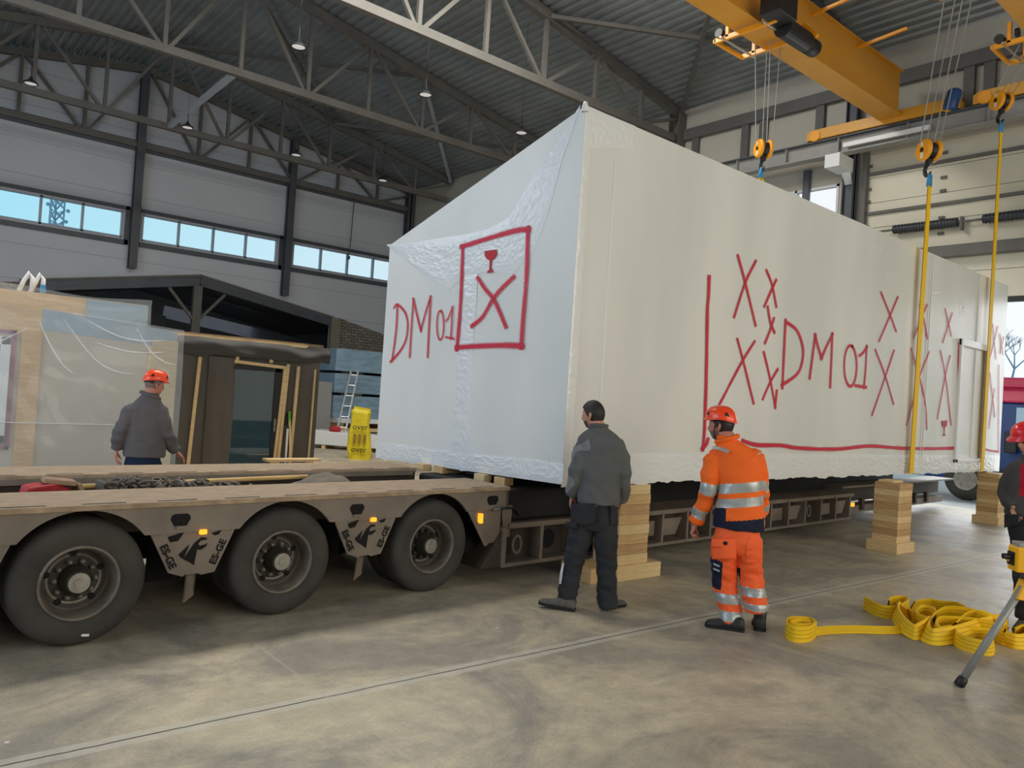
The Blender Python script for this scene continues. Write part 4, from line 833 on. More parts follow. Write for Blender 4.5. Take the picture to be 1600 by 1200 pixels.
for i, (z0, z1) in enumerate(((.78,1.45),(1.53,2.1),(2.18,2.84))):
    o = obj('wrapped_bundle', MB().grid(lambda u,v: V(10.55+3.4*u+.02*noise.noise(V(u*8,v*4,i)), 20.6-.03*noise.noise(V(u*9,v*5,i+3)), z0+(z1-z0)*v), 40, 12).bb((10.56,20.62,z0), (13.95,22,z1)), M_bw, smooth=False)
    tag(o, ('lowest','middle','topmost')[i]+' blue wrapped bundle of boards stacked by the brick wall', 'bundle', 'blue wrapped bundles')
    if i < 2:
        for j, x in enumerate((10.8,12.2,13.6)): 
            o = obj('spacer_lath', MB().bb((x,20.65,z1), (x+.1,21.9,z1+.08)), M_memd); tag(o, 'dark spacer lath between '+('the lowest and middle','the middle and topmost')[i]+' blue bundles, '+('left end','middle','right end')[j], 'lath')
for i, z0 in enumerate((.0,.25,.5)):
    pt = thing('pallet', ('lowest','second','topmost')[i]+' wooden pallet layer under the blue wrapped bundles', 'pallet', (11.5,20,z0), 'pallets under the blue bundles')
    obj('deck_board', MB().bb((10.6,20.3,z0+.15), (13.8,21.8,z0+.25 if z0 < .5 else .78)), M_pale if i < 2 else M_whitep, pt)
    for x in (10.65,12.1,13.6): obj('block', MB().bb((x,20.32,z0), (x+.14,21.7,z0+.15)), WM[2], pt)
for i, (x, y, s) in enumerate(((10.55,16.4,1),(11.9,16.2,1))):
    pt = thing('pallet', ('small pallet at the right foot of the yellow bag','small pallet under the lower left corner of the white module')[i], 'pallet', (x,y,0))
    obj('deck_board', MB().bb((x-.5,y-.4,.11), (x+.5,y+.4,.14)), M_pale, pt)
    for dx in (-.45,0,.45): obj('block', MB().bb((x+dx-.05,y-.4,0), (x+dx+.05,y+.4,.11)), M_pale, pt)
# timber, boxes and scraps visible through the gap under the module's end wall
for i, (u, v, s, z0, lb) in enumerate(((2.2,1.6,.12,.875,'left pale block on the trailer bed under the module end wall'),(2.35,1.35,.25,.875,'wide pale timber on the trailer bed under the module end wall'),(2.25,.62,.1,.875,'pale block at the right on the trailer neck under the module end wall'),(2.3,.35,.12,.875,'white capped block beside the front corner of the trailer deck'))):
    o = obj('packing_block', MB().box(T(u,v,(z0+.95)/2), (s,.16,.95-z0), RT), WM[i % 2]); tag(o, lb, 'timber')
o = obj('packing_pallet', tb(MB(), 2.5,2.9,.75,1.2,.875,.93), M_trd); tag(o, 'dark crate on the trailer bed under the module end wall', 'crate')

# ================================================================ yellow sling heap on the floor
hp = thing('lifting_sling', 'heap of coiled yellow lifting sling lying on the floor at the right', 'sling', (6.6,2.6,0))
M_seamy = mat('sling_stitch', RGB(196,148,10), .7)
def belt(name, pts, w=.125, th=.012, tilt=0, n=6):   # a webbing strip standing on its edge
    L = smoothpts([Vector(p) for p in pts], n); vs = []; fs = []; N = len(L)
    for i, p in enumerate(L):
        d = (L[min(i+1,N-1)]-L[max(i-1,0)]); d.z = 0; d = d.normalized(); s = V(-d.y,d.x,0)
        tl_ = tilt(i/(N-1)) if callable(tilt) else tilt; up = (V(0,0,1)*math.cos(tl_)+s*math.sin(tl_)); sd = (s*math.cos(tl_)-V(0,0,1)*math.sin(tl_))*th/2
        for q in (p-sd, p+sd): 
            for f in (0,.23,.27,.48,.52,.73,.77,1): vs.append(q+up*w*f+(sd.normalized()*(0.0 if f in (0,1) else 0)))
    for i in range(N-1):
        a = i*16; b = a+16
        for k in range(7): fs += [(a+k,a+k+1,b+k+1,b+k),(a+8+k+1,a+8+k,b+8+k,b+8+k+1)]
        fs += [(a,b,b+8,a+8),(a+7,a+15,b+15,b+7)]
    mb = MB(); mb.add(vs, fs); o = obj(name, mb, [M_sling, M_seamy], hp, smooth=False)
    for i, p in enumerate(o.data.polygons):
        r = i % 16
        if r < 14 and (r//2) in (1,3,5): p.material_index = 1
    return o
def g(x, y, z=0): return onz(x, y, z)
belt('coil', [g(1274,995),g(1262,1003),g(1240,1003),g(1228,995),g(1236,987),g(1262,988),g(1272,994),g(1262,999),g(1240,998),g(1234,994),g(1250,990),g(1266,993)], .125)
belt('run', [g(1272,994),g(1300,991),g(1340,990),g(1380,991),g(1420,990),g(1450,985)], .07, tilt=lambda t: .75)
def gp(L): return [onz(q[0],q[1],0)+V(0,0,(q[2] if len(q) > 2 else 0)) for q in L]
belt('loop', gp([(1349,951),(1368,962),(1390,967),(1408,964),(1421,954),(1405,949),(1390,951),(1386,957)]), .115, tilt=.1)
belt('loop', gp([(1424,972),(1418,968),(1405,960),(1396,962,.02),(1396,975,.02),(1408,990,.01),(1425,999),(1436,1000)]), .12, tilt=.35)
belt('loop', gp([(1405,966),(1425,972),(1436,974)]), .11, tilt=.1)
belt('loop', gp([(1420,955),(1445,951),(1470,955),(1500,962,.02),(1525,978,.03),(1550,992,.02),(1572,1000)]), .12, tilt=-.45)
belt('loop', gp([(1450,985),(1438,982),(1434,975),(1442,967),(1455,970),(1457,982)]), .125, tilt=.15)
belt('loop', gp([(1572,992,.01),(1540,990,.05),(1505,983,.07),(1470,978,.06),(1448,981,.03),(1436,992,.005),(1442,1003,0),(1465,1009,0),(1500,1006,.01),(1535,998,.03),(1568,988,.03),(1574,978,.02)]), .135, tilt=lambda t: .55*math.sin(t*3.1))
belt('loop', gp([(1566,1000,.02),(1530,996,.05),(1490,992,.05),(1462,990,.04),(1455,996,.02),(1466,1002,.0),(1490,1002,.01)]), .12, tilt=.3)
belt('loop', gp([(1480,996,.05),(1500,986,.09),(1530,984,.09),(1560,990,.06),(1570,998,.03)]), .11, tilt=-.6)
belt('loop', gp([(1548,1002),(1510,1000),(1490,1004),(1500,1014),(1525,1022),(1548,1025),(1553,1018),(1552,1006)]), .115, tilt=.12)
belt('loop', gp([(1552,1000),(1566,1008),(1580,1008),(1582,998),(1570,992),(1556,996)]), .1, tilt=.5)
belt('loop', gp([(1568,1008),(1585,1014),(1604,1014),(1614,1004),(1604,996),(1590,996),(1578,1002)]), .12, tilt=.25)
belt('loop', gp([(1436,1000),(1450,996,.02),(1460,990,.03)]), .12, tilt=.4)

# ================================================================ yellow work stand at the right edge
ws = thing('work_stand', 'yellow and black work stand with grey tubular leg at the right picture edge', 'stand', (6.3,1.5,0))
M_tube = mat('grey_tube', RGB(150,150,146), .45, .2); M_wsy = mat('tool_yellow', RGB(246,180,20), .4)
f0 = V(5.80,1.96,0); top = V(6.10,1.70,.70); dd = (top-f0).normalized()
obj('leg', MB().tube([f0+dd*.04, top], .025, 14), M_tube, ws, smooth=True); obj('foot', MB().tube([f0+V(0,0,.0), f0+dd*.05, f0+dd*.07], [.035,.034,.029], 14), M_black, ws, smooth=True)
f1 = V(6.7,1.75,0); obj('leg', MB().tube([f1, V(6.2,1.62,.75)], .018, 14), M_tube, ws, smooth=True); obj('leg', MB().tube([V(6.95,.72,0), V(6.66,1.02,.96)], .018, 14), M_tube, ws, smooth=True); obj('leg', MB().tube([V(6.2,.7,0), V(6.56,1.12,.96)], .018, 14), M_tube, ws, smooth=True)
obj('leg_bracket', MB().prism([(6.03,1.70,.62),(6.2,1.60,.60),(6.17,1.62,.80),(6.12,1.66,.82)], (.03,.06,0)), M_wsy, ws, bevel=.008)
obj('beam', MB().bar((6.07,1.75,.98), (6.9,.7,.98), .12, .05), M_tube, ws, bevel=.008); obj('end_cap', MB().bar((6.06,1.76,.89), (6.13,1.67,.89), .15, .17).bb((6.05,1.72,.86),(6.08,1.8,.9)), M_wsy, ws, bevel=.012)
obj('end_plate', MB().bar((6.045,1.765,.89), (6.07,1.745,.89), .07, .09), M_black, ws); obj('lower_joint', MB().bar((6.09,1.74,.79), (6.5,1.2,.77), .09, .06), M_black, ws, bevel=.01); obj('lock_knob', MB().lathe([(0,0),(.02,0),(.02,.05),(0,.05)], (6.045,1.765,.9), (-.5,.5,0), 12), M_black, ws)
obj('release_lever', MB().tube([(6.12,1.62,.72),(6.16,1.6,.62),(6.12,1.62,.54)], .012, 8), M_black, ws, smooth=True)

# ================================================================ outside
M_rt = mat('truck_red', RGB(196,36,84), .4); M_bt = mat('truck_blue', RGB(30,62,120), .4); M_wg = mat('truck_glass', RGB(160,190,215), .1)
tk = thing('lorry', 'lorry with red roof deflector and blue body standing outside the open gate', 'lorry', (21,6,0))
obj('roof_deflector', MB().prism([(20.2,3.2,2.36),(20.2,9.0,2.36),(20.35,9.0,2.95),(20.35,3.2,2.95)], (2.2,0,0)), M_rt, tk, bevel=.05); obj('roof_lip', MB().bb((20.12,3.2,2.72), (20.3,9.0,2.78)), M_rt, tk)
obj('window', MB().bb((20.24,3.4,1.55), (20.3,5.95,2.25)), M_wg, tk); obj('body', MB().bb((20.3,3.2,.45), (22.2,8.3,2.36)), M_bt, tk, bevel=.04)
obj('bumper', MB().bb((20.1,3.2,.3), (20.4,6.2,.8)), M_black, tk); obj('mirror', MB().bb((20.0,5.85,1.2), (20.2,6.1,1.7)), M_black, tk, bevel=.03)
obj('wheel', MB().lathe([(0,0),(.3,0),(.48,.02),(.5,.08),(.5,.3),(0,.3)], (20.15,6.9,.48), (1,0,0), 30), M_tyre, tk, smooth=True); obj('rim', MB().lathe([(0,-.01),(.2,-.01),(.26,-.02)], (20.15,6.9,.48), (1,0,0), 24), M_hub, tk)
M_twig = mat('bare_twigs', RGB(150,158,176), .9)
def tree(x, y, h, seed, label):
    t = thing('bare_tree', label, 'tree', (x,y,0), 'bare trees beyond the gate'); rg = random.Random(seed); mb = MB()
    def grow(p, d, l, r, n):
        q = p+d*l; mb.tube([p,q], [r,r*.7], 5, False)
        if n:
            for _ in range(3): grow(q, (d+V(rg.uniform(-.7,.7),rg.uniform(-.7,.7),rg.uniform(-.1,.5))).normalized(), l*.72, r*.6, n-1)
    obj('trunk', MB().tube([(x,y,0),(x,y,h*.3)], .14, 8), M_twig, t); grow(V(x,y,h*.28), V(0,0,1), h*.24, .11, 5); obj('crown', mb, M_twig, t)
tree(44,13.3,7.0,1,'bare tree in the gap between the module edge and the person in the red helmet'); tree(53,12.8,6.6,2,'bare tree partly beyond the right picture edge outside the gate')
mt = thing('antenna_mast', 'lattice antenna mast seen through the left ribbon window', 'mast', (12.4,80,0)); M_mast = mat('mast_grey', RGB(120,160,185), .6)
lg = [(11.8,80),(13.0,80),(12.4,81)]
for x, y in lg: obj('mast_leg', MB().tube([(x,y,0),(x*.9+1.24,y*.9+8.03,16.9)], .08, 6), M_mast, mt)
lt = MB(); 
for k in range(17):
    for i in range(3):
        a = lg[i]; b = lg[(i+1)%3]; lt.tube([(a[0],a[1],k),(b[0],b[1],k+1)], .07, 4, False); lt.tube([(b[0],b[1],k),(a[0],a[1],k+1)], .07, 4, False)
obj('lattice', lt, M_mast, mt)
for x, z in ((13.2,15.9),(13.1,14.9),(11.6,16.2)): obj('dish', MB().lathe([(0,0),(.14,.03),(.17,.08)], (x,79.8,z), (0,-1,0), 14), M_mast, mt)
# ================================================================ people
from mathutils import kdtree
M_skin = mat('skin', RGB(196,140,116), .5, var=.06, vscale=20); M_skin2 = mat('skin_ruddy', RGB(190,124,104), .5, var=.06, vscale=20)
M_hair = mat('dark_hair', RGB(34,26,24), .6, bump=.5, bscale=90, stretch=(1,1,.3)); M_stub = mat('grey_stubble', RGB(128,104,92), .7, var=.15, vscale=60); M_stub2 = mat('dark_stubble', RGB(92,72,62), .7, var=.15, vscale=60)
M_eye = mat('eye_dark', RGB(30,24,22), .2)
def fleece(name, c, var=.12, rough=.9): return mat(name, RGB(*c), rough, var=var, vscale=5, bump=.25, bscale=140, bdist=.004, spec=.2)
M_fl1 = fleece('grey_softshell', (98,92,92)); M_fl2 = fleece('dark_grey_fleece', (94,95,94)); M_fl2b = fleece('dusty_fleece', (124,126,126), .25); M_fl4 = fleece('charcoal_jacket', (78,76,76))
M_blk_t = fleece('black_workwear', (50,51,54), .25); M_navy = fleece('navy_workwear', (34,38,56), .15); M_jean = fleece('blue_jeans', (32,42,64), .2)
M_or = mat('hi_vis_orange', RGB(255,106,16), .75, var=.07, vscale=6, bump=.15, bscale=120, bdist=.003, emit=(1,.12,.0,1), est=.0); M_or2 = mat('hi_vis_orange_trouser', RGB(255,100,40), .7, var=.1, vscale=6, bump=.2, bscale=90, bdist=.004)
M_refl = mat('reflective_tape', RGB(176,180,178), .35, .3, var=.06, vscale=12); M_grey_p = fleece('black_pocket', (24,25,27), .1)
M_shoe = mat('black_boot', RGB(40,40,42), .55, var=.25, vscale=9); M_shoe2 = mat('grey_dusty_shoe', RGB(88,84,80), .75, var=.25, vscale=12); M_sole = mat('boot_sole', RGB(26,26,28), .8)
M_helm = mat('helmet_orange', RGB(255,74,22), .3, coat=.3); M_helmr = mat('helmet_red', RGB(226,30,44), .3, coat=.3); M_vent = mat('helmet_black', RGB(20,20,22), .5)
M_redt = fleece('red_shirt', (176,28,48), .1); M_wht = fleece('white_cloth', (205,205,205), .1)
def crv(L, n=6):   # catmull-rom over tuples of (Vector, floats...)
    out = []
    for i in range(len(L)-1):
        q = [L[max(i-1,0)], L[i], L[i+1], L[min(i+2,len(L)-1)]]
        for k in range(n):
            t = k/n; f = lambda a,b,c,d: .5*((2*b)+(c-a)*t+(2*a-5*b+4*c-d)*t*t+(3*b-a-3*c+d)*t**3)
            out.append(tuple(f(q[0][j],q[1][j],q[2][j],q[3][j]) for j in range(len(L[0]))))
    return out+[tuple(L[-1])]
class Person:
    def __init__(s, label, bx, by, heading=0):
        s.base = onz(bx, by, 0); f = Vector((s.base.x, s.base.y, 0)).normalized(); s.F = f; s.R = V(f.y,-f.x,0); s.U = V(0,0,1)
        s.root = thing('person', label, 'person', s.base)
    def P(s, x, y, d=0): return onp(x, y, s.base+s.F*d, s.F)
    def loft(s, mb, rings, S=None, n=28, k=6, pw=2.4):   # rings: (centre, half width, half depth)
        S = S or s.R; Fv = V(-S.y, S.x, 0); L = crv([(r[0],r[1],r[2]) for r in rings], k); vs = []; fs = []
        for c, a, b in L:
            for j in range(n):
                t = math.tau*j/n; cx, sy = math.cos(t), math.sin(t)
                vs.append(c+S*(a*math.copysign(abs(cx)**(2/pw),cx))+Fv*(b*math.copysign(abs(sy)**(2/pw),sy)))
        N = len(L)
        for i in range(N-1):
            for j in range(n): fs.append((i*n+j,i*n+(j+1)%n,(i+1)*n+(j+1)%n,(i+1)*n+j))
        fs += [tuple(range(n-1,-1,-1)), tuple(range((N-1)*n,N*n))]; mb.add(vs, fs); return L
    def limb(s, mb, L, n=18, k=6):
        L = crv(L, k); mb.tube([p for p,_ in L], [r for _,r in L], n); mb.lathe([(0,-L[0][1]*.8),(L[0][1]*.6,-L[0][1]*.55),(L[0][1]*.95,0),(L[0][1]*.6,L[0][1]*.55),(0,L[0][1]*.8)], L[0][0], n=12); return L
def fuse(name, mb, mats, parent, vox=.007, smooth=6, wr=0, wrs=9, region=None, keys=None, wfun=None):
    me = bpy.data.meshes.new(name); me.from_pydata(mb.v, [], mb.f); bm = bmesh.new(); bm.from_mesh(me); bmesh.ops.recalc_face_normals(bm, faces=bm.faces); bm.to_mesh(me); bm.free()
    t = bpy.data.objects.new(name, me); COL.objects.link(t)
    r = t.modifiers.new('r','REMESH'); r.mode = 'VOXEL'; r.voxel_size = vox
    q = t.modifiers.new('s','SMOOTH'); q.iterations = smooth; q.factor = .5
    dg = bpy.context.evaluated_depsgraph_get(); m2 = bpy.data.meshes.new_from_object(t.evaluated_get(dg)); bpy.data.objects.remove(t); m2.name = name
    m2.materials.clear(); setmat(m2, mats)
    kd = None
    if keys:
        kd = kdtree.KDTree(len(keys)); [kd.insert(k[0], i) for i, k in enumerate(keys)]; kd.balance()
    if wr:
        nn_ = [v.normal.copy() for v in m2.vertices]
        for v, n_ in zip(m2.vertices, nn_):
            p = v.co; tq = keys[kd.find(p)[1]][1:] if kd else None
            d = noise.noise(V(p.x*wrs,p.y*wrs,p.z*wrs*2.1))*.6+(.5-abs(noise.noise(V(p.x*wrs*.6+3,p.y*wrs*.6,p.z*wrs*1.1+p.x*4))))*1.0
            v.co = p+n_*(d*wr*(wfun(p,tq) if wfun else 1))
    for p in m2.polygons:
        p.use_smooth = True
        if region: p.material_index = region(p.center, keys[kd.find(p.center)[1]][1:] if kd else None)
    o = bpy.data.objects.new(name, m2); COL.objects.link(o); hang(o, parent); return o
def keyline(nm, L):   # samples along a limb for telling regions apart
    n = len(L); return [(L[i][0], nm, i/(n-1)) for i in range(n)]
def keytorso(nm, L, S):
    out = []
    for i, r in enumerate(L):
        for w in (-.75,-.35,0,.35,.75): out.append((r[0]+S*(r[1]*w), nm, i/(len(L)-1)))
    return out
def head(mb, c, front, s=1.0, up=V(0,0,1)):   # c: centre of the skull between the ears
    front = front.normalized(); side = front.cross(up).normalized(); up = side.cross(front); n1, n2 = 36, 26; vs = []; fs = []
    for j in range(n2+1):
        ph = math.pi*j/n2-math.pi/2
        for i in range(n1):
            th = math.tau*i/n1; x = math.cos(ph)*math.cos(th); y = math.cos(ph)*math.sin(th); z = math.sin(ph)
            fx = .098*x; sy = .077*y; uz = (.112 if z > 0 else .118)*z
            if z < 0:
                k = min(1,-z*1.2); sy *= 1-.28*k; fx = fx*(1-.16*k)+(.022*k if x > 0 else .014*k)
                if x < -.1: uz *= 1-.35*k*min(1,-x*1.6)
            if x > .3:
                g = lambda a,b,w: math.exp(-((y-a)**2)/(w*w)-((z-b)**2)/(w*w*1.7))
                fx += .026*math.exp(-(y/.15)**2-((z+.22)/.2)**2)+.008*math.exp(-(y/.5)**2-((z-.2)/.1)**2)-.012*(g(.33,-.02,.16)+g(-.33,-.02,.16))+.008*math.exp(-(y/.28)**2-((z+.62)/.08)**2)+.012*math.exp(-(y/.3)**2-((z+.88)/.12)**2)
            vs.append(c+front*fx*s+side*sy*s+up*uz*s)
    for j in range(n2):
        for i in range(n1): fs.append((j*n1+i,j*n1+(i+1)%n1,(j+1)*n1+(i+1)%n1,(j+1)*n1+i))
    mb.add(vs, fs)
    for k in (-1,1):
        e = c+side*(.078*k*s)-front*.008*s-up*.015*s
        mb.tube([e+up*.03*s-front*.012*s+side*k*.008, e+up*.012*s-front*.018*s+side*k*.016, e-up*.014*s-front*.008*s+side*k*.012, e-up*.03*s+front*.004*s+side*k*.003], [.008,.013,.011,.006], 8)
    return side, up
def eyes(root, c, front, side, up, s=1):
    for k in (-1,1): obj('eye', MB().lathe([(0,-.009),(.007,-.005),(.009,0),(.007,.005),(0,.009)], c+front*.084*s+side*k*.031*s-up*.002*s, up, 10), M_eye, root, smooth=True)
def hair(name, c, front, side, up, root, s=1.0, matl=None, low=-.35, fl=.45, off=.009):
    n1, n2 = 40, 22; vs = []; fs = []
    for j in range(n2+1):
        for i in range(n1):
            th = math.tau*i/n1; fr = math.cos(th); lim = low+(fl-low)*max(0,min(1,(fr+.15)/.75)); z0 = math.asin(max(-.95,min(.95,lim))); ph = z0+(math.pi/2-z0)*j/n2
            x = math.cos(ph)*math.cos(th); y = math.cos(ph)*math.sin(th); z = math.sin(ph); o = off*(1 if j else .2)+.003*noise.noise(V(x*9,y*9,z*9))+(.006*max(0,z))
            k = min(1,max(0,-z*1.2)); vs.append(c+front*((.098*x*(1-.16*k)+(0 if x > 0 else .014*k)*0)+x*o)*s+side*(.077*y*(1-.28*k)+y*o)*s+up*(.112*z+z*o)*s)
    for j in range(n2):
        for i in range(n1): fs.append((j*n1+i,j*n1+(i+1)%n1,(j+1)*n1+(i+1)%n1,(j+1)*n1+i))
    return obj(name, MB().add(vs, fs), matl or M_hair, root, smooth=True)
def helmet(c, front, side, up, root, matl, tilt=.0, brim=.035, s=1.0):
    up = (up+front*tilt).normalized(); front = (front-up*front.dot(up)).normalized(); side = front.cross(up); vs = []; fs = []; n1, n2 = 48, 18
    def pt(th, t, o=0):   # t 0 at rim .. 1 at crown
        ph = t*math.pi/2; x = math.cos(th); y = math.sin(th); rim = -.012+(.028*max(0,x)**2-.022*max(0,-x)**1.5+.014*abs(y)**3)*(1-t)
        r = math.cos(ph)**.72; ribs = .004*math.cos(3*math.asin(max(-1,min(1,y*r))))*(1 if t > .25 else 0)
        return c+front*((.128*x*r)+(.0))*s+side*(.108*y*r)*s+up*(.02+rim+(.118+ribs+o)*math.sin(ph)**.9)*s+(front*x*o+side*y*o)*r
    for j in range(n2+1):
        for i in range(n1): vs.append(pt(math.tau*i/n1, j/n2))
    for j in range(n2):
        for i in range(n1): fs.append((j*n1+i,j*n1+(i+1)%n1,(j+1)*n1+(i+1)%n1,(j+1)*n1+i))
    a = len(vs)
    for i in range(n1):
        th = math.tau*i/n1; w = .008+brim*max(0,math.cos(th))**1.5; x, y = math.cos(th), math.sin(th); p = pt(th,0); vs.append(p+(front*x+side*y).normalized()*w-up*(.006+.35*w))
    for i in range(n1): fs.append((i,a+i,a+(i+1)%n1,(i+1)%n1))
    h = obj('hard_hat', MB().add(vs, fs), matl, root, smooth=True); h.modifiers.new('sol','SOLIDIFY').thickness = .004
    for th in (.9,-.9,2.3,-2.3):
        q = [pt(th+d, t, .004) for d, t in ((-.16,.16),(.16,.16),(.05,.36),(-.05,.36))]; obj('vent', MB().prism(q, (q[0]-c).normalized()*.003), M_vent, h)
    for th in (.45,-.45,1.57,-1.57):
        q = [pt(th+d, t, .003) for d, t in ((-.1,.62),(.1,.62),(.08,.66),(-.08,.66))]; obj('air_slot', MB().prism(q, (q[0]-c).normalized()*.002), M_vent, h)
    ins = MB().grid(lambda u,v: c+(front*math.cos(2.0+u*2.28)*.112+side*math.sin(2.0+u*2.28)*.092)*s-up*(.0+.055*v)*s+up*.02, 20, 3); obj('nape_band', ins, M_vent, h, smooth=True)
    return h
def hand(mb, w, d, nrm, thumb, curl=.5, s=1.0):   # wrist, finger direction, palm normal, thumb side
    d = d.normalized(); thumb = (thumb-d*thumb.dot(d)).normalized(); nrm = d.cross(thumb)*(1 if d.cross(thumb).dot(nrm) > 0 else -1)
    mb.tube([w-d*.03*s, w], [.028*s,.027*s], 10)
    for k in range(4):
        o = (.033-.022*k)*s; mb.tube([w+thumb*o*.7, w+d*.05*s+thumb*o, w+d*(.092-.006*abs(k-1))*s+thumb*o*1.08], [.0135*s,.0145*s,.0115*s], 10)
    for k, (ln, off) in enumerate(((.072,.034),(.08,.0115),(.074,-.011),(.058,-.033))):
        p = w+d*(.09-.005*abs(k-1))*s+thumb*off*1.12*s; a = 0; pts = [p]
        for sg, fr in enumerate((.45,.32,.25)):
            a += curl*(.75+.12*k)*(1.1 if sg else .8); p = p+(d*math.cos(a)+nrm*math.sin(a)+thumb*off*(.8 if curl < .6 else 0))*ln*fr*s; pts.append(p)
        mb.tube(pts, [.0095*s,.009*s,.0082*s,.0068*s], 8)
    b = w+d*.022*s+thumb*.03*s; t1 = b+(d*.65+thumb*.62+nrm*.3).normalized()*.042*s; t2 = t1+(d*.85+thumb*.2+nrm*(.3+.4*curl)).normalized()*.033*s; t3 = t2+(d*.9+nrm*(.3+.4*curl)).normalized()*.024*s
    mb.tube([b-d*.01*s,b,t1,t2,t3], [.013*s,.014*s,.0105*s,.0095*s,.0075*s], 9)
def shoe(root, heel, toe, matl, ankle=None, h=.085, w=.047, up=V(0,0,1), name='shoe', sole=M_sole):
    d = (toe-heel); L = d.length; d = d/L; s_ = d.cross(up).normalized(); up = s_.cross(d)
    mb = MB(); rings = ((0,.6,.75,0),(.06,.86,1.0,0),(.25,.86,1.05,0),(.42,.82,.95,0),(.58,.92,.72,0),(.74,1.05,.58,0),(.88,.98,.5,0),(.97,.7,.4,0),(1.0,.3,.25,0)); vs = []; fs = []; n = 20
    for t, a, b, _ in rings:
        for j in range(n):
            q = math.tau*j/n; cx, sy = math.cos(q), math.sin(q); z = (h*b*.5)*(1+math.copysign(abs(sy)**.7,sy)); vs.append(heel+d*(L*t)+s_*(w*a*math.copysign(abs(cx)**.75,cx)*(1 if sy < .3 else .86))+up*(z+.006))
    for i in range(len(rings)-1):
        for j in range(n): fs.append((i*n+j,i*n+(j+1)%n,(i+1)*n+(j+1)%n,(i+1)*n+j))
    fs += [tuple(range(n-1,-1,-1)), tuple(range((len(rings)-1)*n,len(rings)*n))]
    o = obj(name, mb.add(vs, fs), matl, root, smooth=True, sub=1)
    if ankle is not None: obj('boot_shaft', MB().tube([heel+d*.08+up*.05, heel+d*.085+up*.1, ankle], [.05,.05,.052], 18), matl, o, smooth=True)
    pol = []; 
    for t, a, *_ in rings: pol.append(heel+d*(L*t*1.02-.003)+s_*(w*a*1.04))
    for t, a, *_ in rings[::-1]: pol.append(heel+d*(L*t*1.02-.003)-s_*(w*a*1.04))
    obj('sole', MB().prism(pol, up*.022), sole, o); return o
def inner(mb, p, neck, pelvis, sh, el, wr, hips, ankles):   # slim continuous body inside the clothes
    mb.tube([pelvis, pelvis.lerp(neck,.5), neck], [.11,.11,.06], 12)
    for a, b, c in zip(sh, el, wr): mb.tube([neck-V(0,0,.06), a, b, c], [.05,.042,.036,.026], 10)
    for h, (kn, an) in zip(hips, ankles): mb.tube([pelvis, h, kn, an], [.09,.07,.05,.035], 10)

# ---------------- man in the dark grey fleece
p = Person('bareheaded man in dark grey fleece and black work trousers with hands in pockets', 908, 952)
Z = lambda x, y, d=0: p.P(840+x*.2998, 610+y*.2998, d)
hc = Z(290,127,.02); fr = (-p.R*.86+p.F*.5-V(0,0,.12)).normalized(); neck = Z(322,205,.0)
b = MB(); sd, up = head(b, hc, fr, 1.0); b.tube([hc-V(0,0,.05)-fr*.02, neck+V(0,0,.02), neck-V(0,0,.08)], [.058,.062,.075], 16)
sh = [Z(268,305), Z(392,305)]; el = [Z(205,420,-.02), Z(455,435,.0)]; wr = [Z(178,545,.06), Z(442,560,.1)]
pel = Z(300,640); hips = [Z(245,680), Z(352,690)]; kn = [Z(195,860,.03), Z(358,880,.02)]; an = [Z(152,1085,0), Z(364,1095,.03)]
inner(b, p, neck-V(0,0,.06), pel, sh, el, wr, hips, list(zip(kn, an)))
hand(b, wr[0], (Z(168,620,.1)-wr[0]), p.R, p.F, .4); hand(b, wr[1], (Z(425,640,.13)-wr[1]), -p.R, p.F, .4)
lowz = hc-up*.045
fuse('body', b, [M_skin, M_stub2], p.root, .0045, 4, region=lambda c, k: 1 if (c-hc).dot(up) < -.05 and (c-hc).dot(fr) > .03 and (c-hc).length < .16 else 0)
eyes(p.root, hc, fr, sd, up); hair('hair', hc, fr, sd, up, p.root, low=-.5, fl=.5)
j = MB(); rings = [(Z(318,585,.0),.178,.125),(Z(318,555),.178,.125),(Z(322,480),.172,.122),(Z(326,400),.178,.125),(Z(328,330),.192,.125),(Z(326,270),.190,.112),(Z(323,228),.145,.09),(Z(321,198),.078,.068),(Z(319,172,.0),.066,.064)]
# hem hangs lower on the right
rings[0] = (Z(318,590),.178,.128)
L = p.loft(j, rings); ks = keytorso('torso', L, p.R)
a1 = p.limb(j, [(Z(258,272),.074),(Z(226,332,-.02),.074),(Z(198,430,-.04),.068),(Z(190,490,.0),.058),(Z(178,545,.05),.05)]); a2 = p.limb(j, [(Z(402,274),.074),(Z(428,332),.073),(Z(442,435,.0),.064),(Z(446,510,.04),.056),(Z(442,575,.1),.05)])
ks += keyline('left', a1)+keyline('right', a2)
fuse('fleece_jacket', j, [M_fl2, M_fl2b], p.root, .007, 14, .015, 7, region=lambda c, k: 1 if k[0] == 'left' and noise.noise(c*7) > .05 else 0, keys=ks, wfun=lambda q, k: 1.5 if k[0] != 'torso' else .8)
obj('collar', MB().tube([Z(320,182)+p.R*(.07*math.cos(t))+p.F*(.066*math.sin(t)) for t in [i*math.tau/24 for i in range(24)]], .014, 8, closed=True), M_fl2, p.root, smooth=True)
t = MB(); L = p.loft(t, [(Z(312,545),.145,.10),(Z(308,590),.152,.108),(Z(298,640),.185,.13),(Z(295,690),.178,.125),(Z(296,725),.13,.10)]); ks = keytorso('hip', L, p.R)
l1 = p.limb(t, [(Z(245,670),.10),(Z(222,760,.01),.098),(Z(196,860,.03),.085),(Z(172,960,.02),.078),(Z(155,1050,0),.076),(Z(150,1110,0),.082)]); l2 = p.limb(t, [(Z(352,680),.105),(Z(355,770),.1),(Z(358,880,.02),.088),(Z(360,980,.02),.08),(Z(362,1070,.03),.078),(Z(364,1125,.03),.082)])
ks += keyline('left', l1)+keyline('right', l2)
